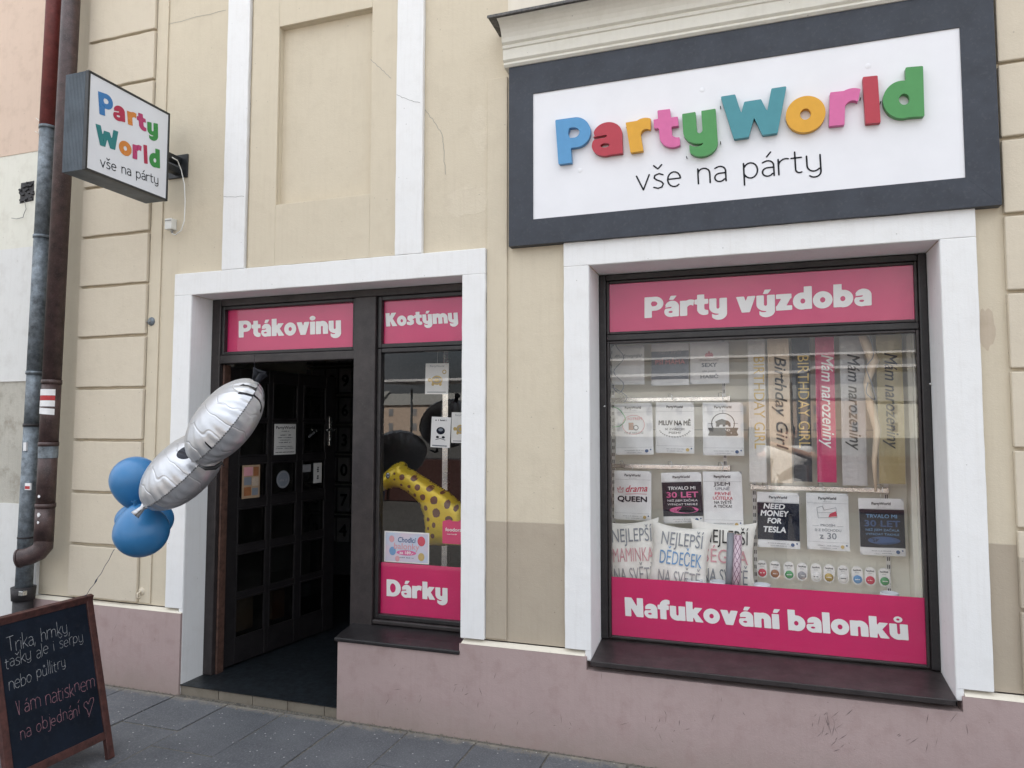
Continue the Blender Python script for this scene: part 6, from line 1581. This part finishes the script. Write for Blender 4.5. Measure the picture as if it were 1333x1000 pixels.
bp_ = [hip, (0, .0, 1.05), (0, -.01, 1.25), (0, -.01, 1.36), (0, 0, 1.43), (0, .02, 1.50), (0, .035, 1.585),
       (-.17, 0, 1.355), (-.31, .12, 1.30), (-.325, .30, 1.42), (-.315, .36, 1.48),
       (.17, 0, 1.355), (.28, .13, 1.31), (-.08, .31, 1.44), (-.17, .35, 1.47),
       (-.09, 0, .86), (-.10, .02, .48), (-.10, -.02, .09), (-.10, .10, .035),
       (.09, 0, .86), (.11, .02, .48), (.13, -.02, .09), (.14, .10, .035)]
be = [(0, 1), (1, 2), (2, 3), (3, 4), (4, 5), (5, 6), (3, 7), (7, 8), (8, 9), (9, 10), (3, 11), (11, 12), (12, 13), (13, 14), (0, 15), (15, 16), (16, 17), (17, 18), (0, 19), (19, 20), (20, 21), (21, 22)]
brd = [(.15, .11), (.125, .095), (.15, .10), (.13, .085), .05, (.072, .085), (.072, .09), .06, .042, .03, .028, .06, .042, .03, .028, .09, .06, .04, .035, .09, .06, .04, .035]
skin('body', bp_, be, brd, M['skin'], pe)
skin('t_shirt', [(0, 0, .86), (0, 0, 1.05), (0, -.01, 1.25), (0, -.01, 1.375), (-.17, 0, 1.36), (-.215, .06, 1.26), (.17, 0, 1.36), (.205, .04, 1.24)], [(0, 1), (1, 2), (2, 3), (3, 4), (4, 5), (3, 6), (6, 7)], [(.20, .15), (.18, .135), (.20, .135), (.15, .11), .10, .09, .10, .09], M['shirt'], pe)
skin('trousers', [(0, 0, .90), (-.09, 0, .84), (-.10, .02, .48), (-.10, -.02, .07), (.09, 0, .84), (.11, .02, .48), (.13, -.02, .07)], [(0, 1), (1, 2), (2, 3), (0, 4), (4, 5), (5, 6)], [(.165, .12), .10, .075, .06, .10, .075, .06], M['jeans'], pe)
skin('hair', [(0, -.035, 1.50), (0, -.02, 1.60), (0, .03, 1.665)], [(0, 1), (1, 2)], [(.075, .06), (.085, .085), (.06, .05)], M['hair'], pe)
for sx_ in (-.1, .14): skin('shoe', [(sx_, -.04, .045), (sx_, .06, .04), (sx_, .17, .032)], [(0, 1), (1, 2)], [.048, .045, .036], M['blackmetal'], pe)
for sx_ in (-.028, .028):
    q = MB(); q.lathe([(0, -.004), (.009, -.002), (.011, .004)], (sx_, .118, 1.575), 10, 'y'); q.build('eye', M['black'], pe)
    q = MB(); q.tube([(sx_*2.7, .03, 1.595), (sx_*2.95, .02, 1.57), (sx_*2.7, .03, 1.545)], [.008, .012, .007], 8); q.build('ear', M['skin'], pe, smooth=True)
skin('nose', [(0, .10, 1.585), (0, .128, 1.545)], [(0, 1)], [.010, .014], M['skin'], pe)
q = MB(); q.tube([(-.022, .108, 1.515), (0, .116, 1.513), (.022, .108, 1.515)], [.003, .005, .003], 8); q.build('mouth', M['printsoft'], pe, smooth=True)
# hands round the phone: palm and five separate fingers each
def hand(par, w_, side):
    w_ = Vector(w_); px3 = [w_, w_+Vector((side*.0, .025, .045))]
    skin('palm', [tuple(w_), tuple(w_+Vector((0, .02, .04))), tuple(w_+Vector((0, .03, .07)))], [(0, 1), (1, 2)], [(.026, .02), (.038, .016), (.036, .014)], M['skin'], par)
    for i, ln_ in enumerate((.066, .074, .070, .056)):
        b_0 = w_+Vector((-side*.002, .032, .072-.019*i+.006)); skin('finger', [tuple(b_0), tuple(b_0+Vector((side*.006, .018, .003))), tuple(b_0+Vector((side*ln_*.5, .03, 0))), tuple(b_0+Vector((side*ln_, .022, 0)))], [(0, 1), (1, 2), (2, 3)], [.009, .0088, .008, .0068], M['skin'], par)
    skin('thumb', [tuple(w_+Vector((side*.015, .012, .03))), tuple(w_+Vector((side*.03, -.0, .05))), tuple(w_+Vector((side*.045, .004, .065)))], [(0, 1), (1, 2)], [.012, .010, .008], M['skin'], par)
hand(pe, (-.315, .36, 1.48), -1); hand(pe, (-.17, .35, 1.47), -1)
ph_ = thing('phone', 'dark phone held up in both hands', 'phone', (0.0, -3.525, 1.565))
q = MB(); q.box(-.038, .038, -.009, 0, -.085, .04); q.build('case', M['blackmetal'], ph_, bevel=.003)
q = MB(); q.box(-.035, .035, -.0095, -.0091, -.08, .036); q.build('screen', M['navy'], ph_)
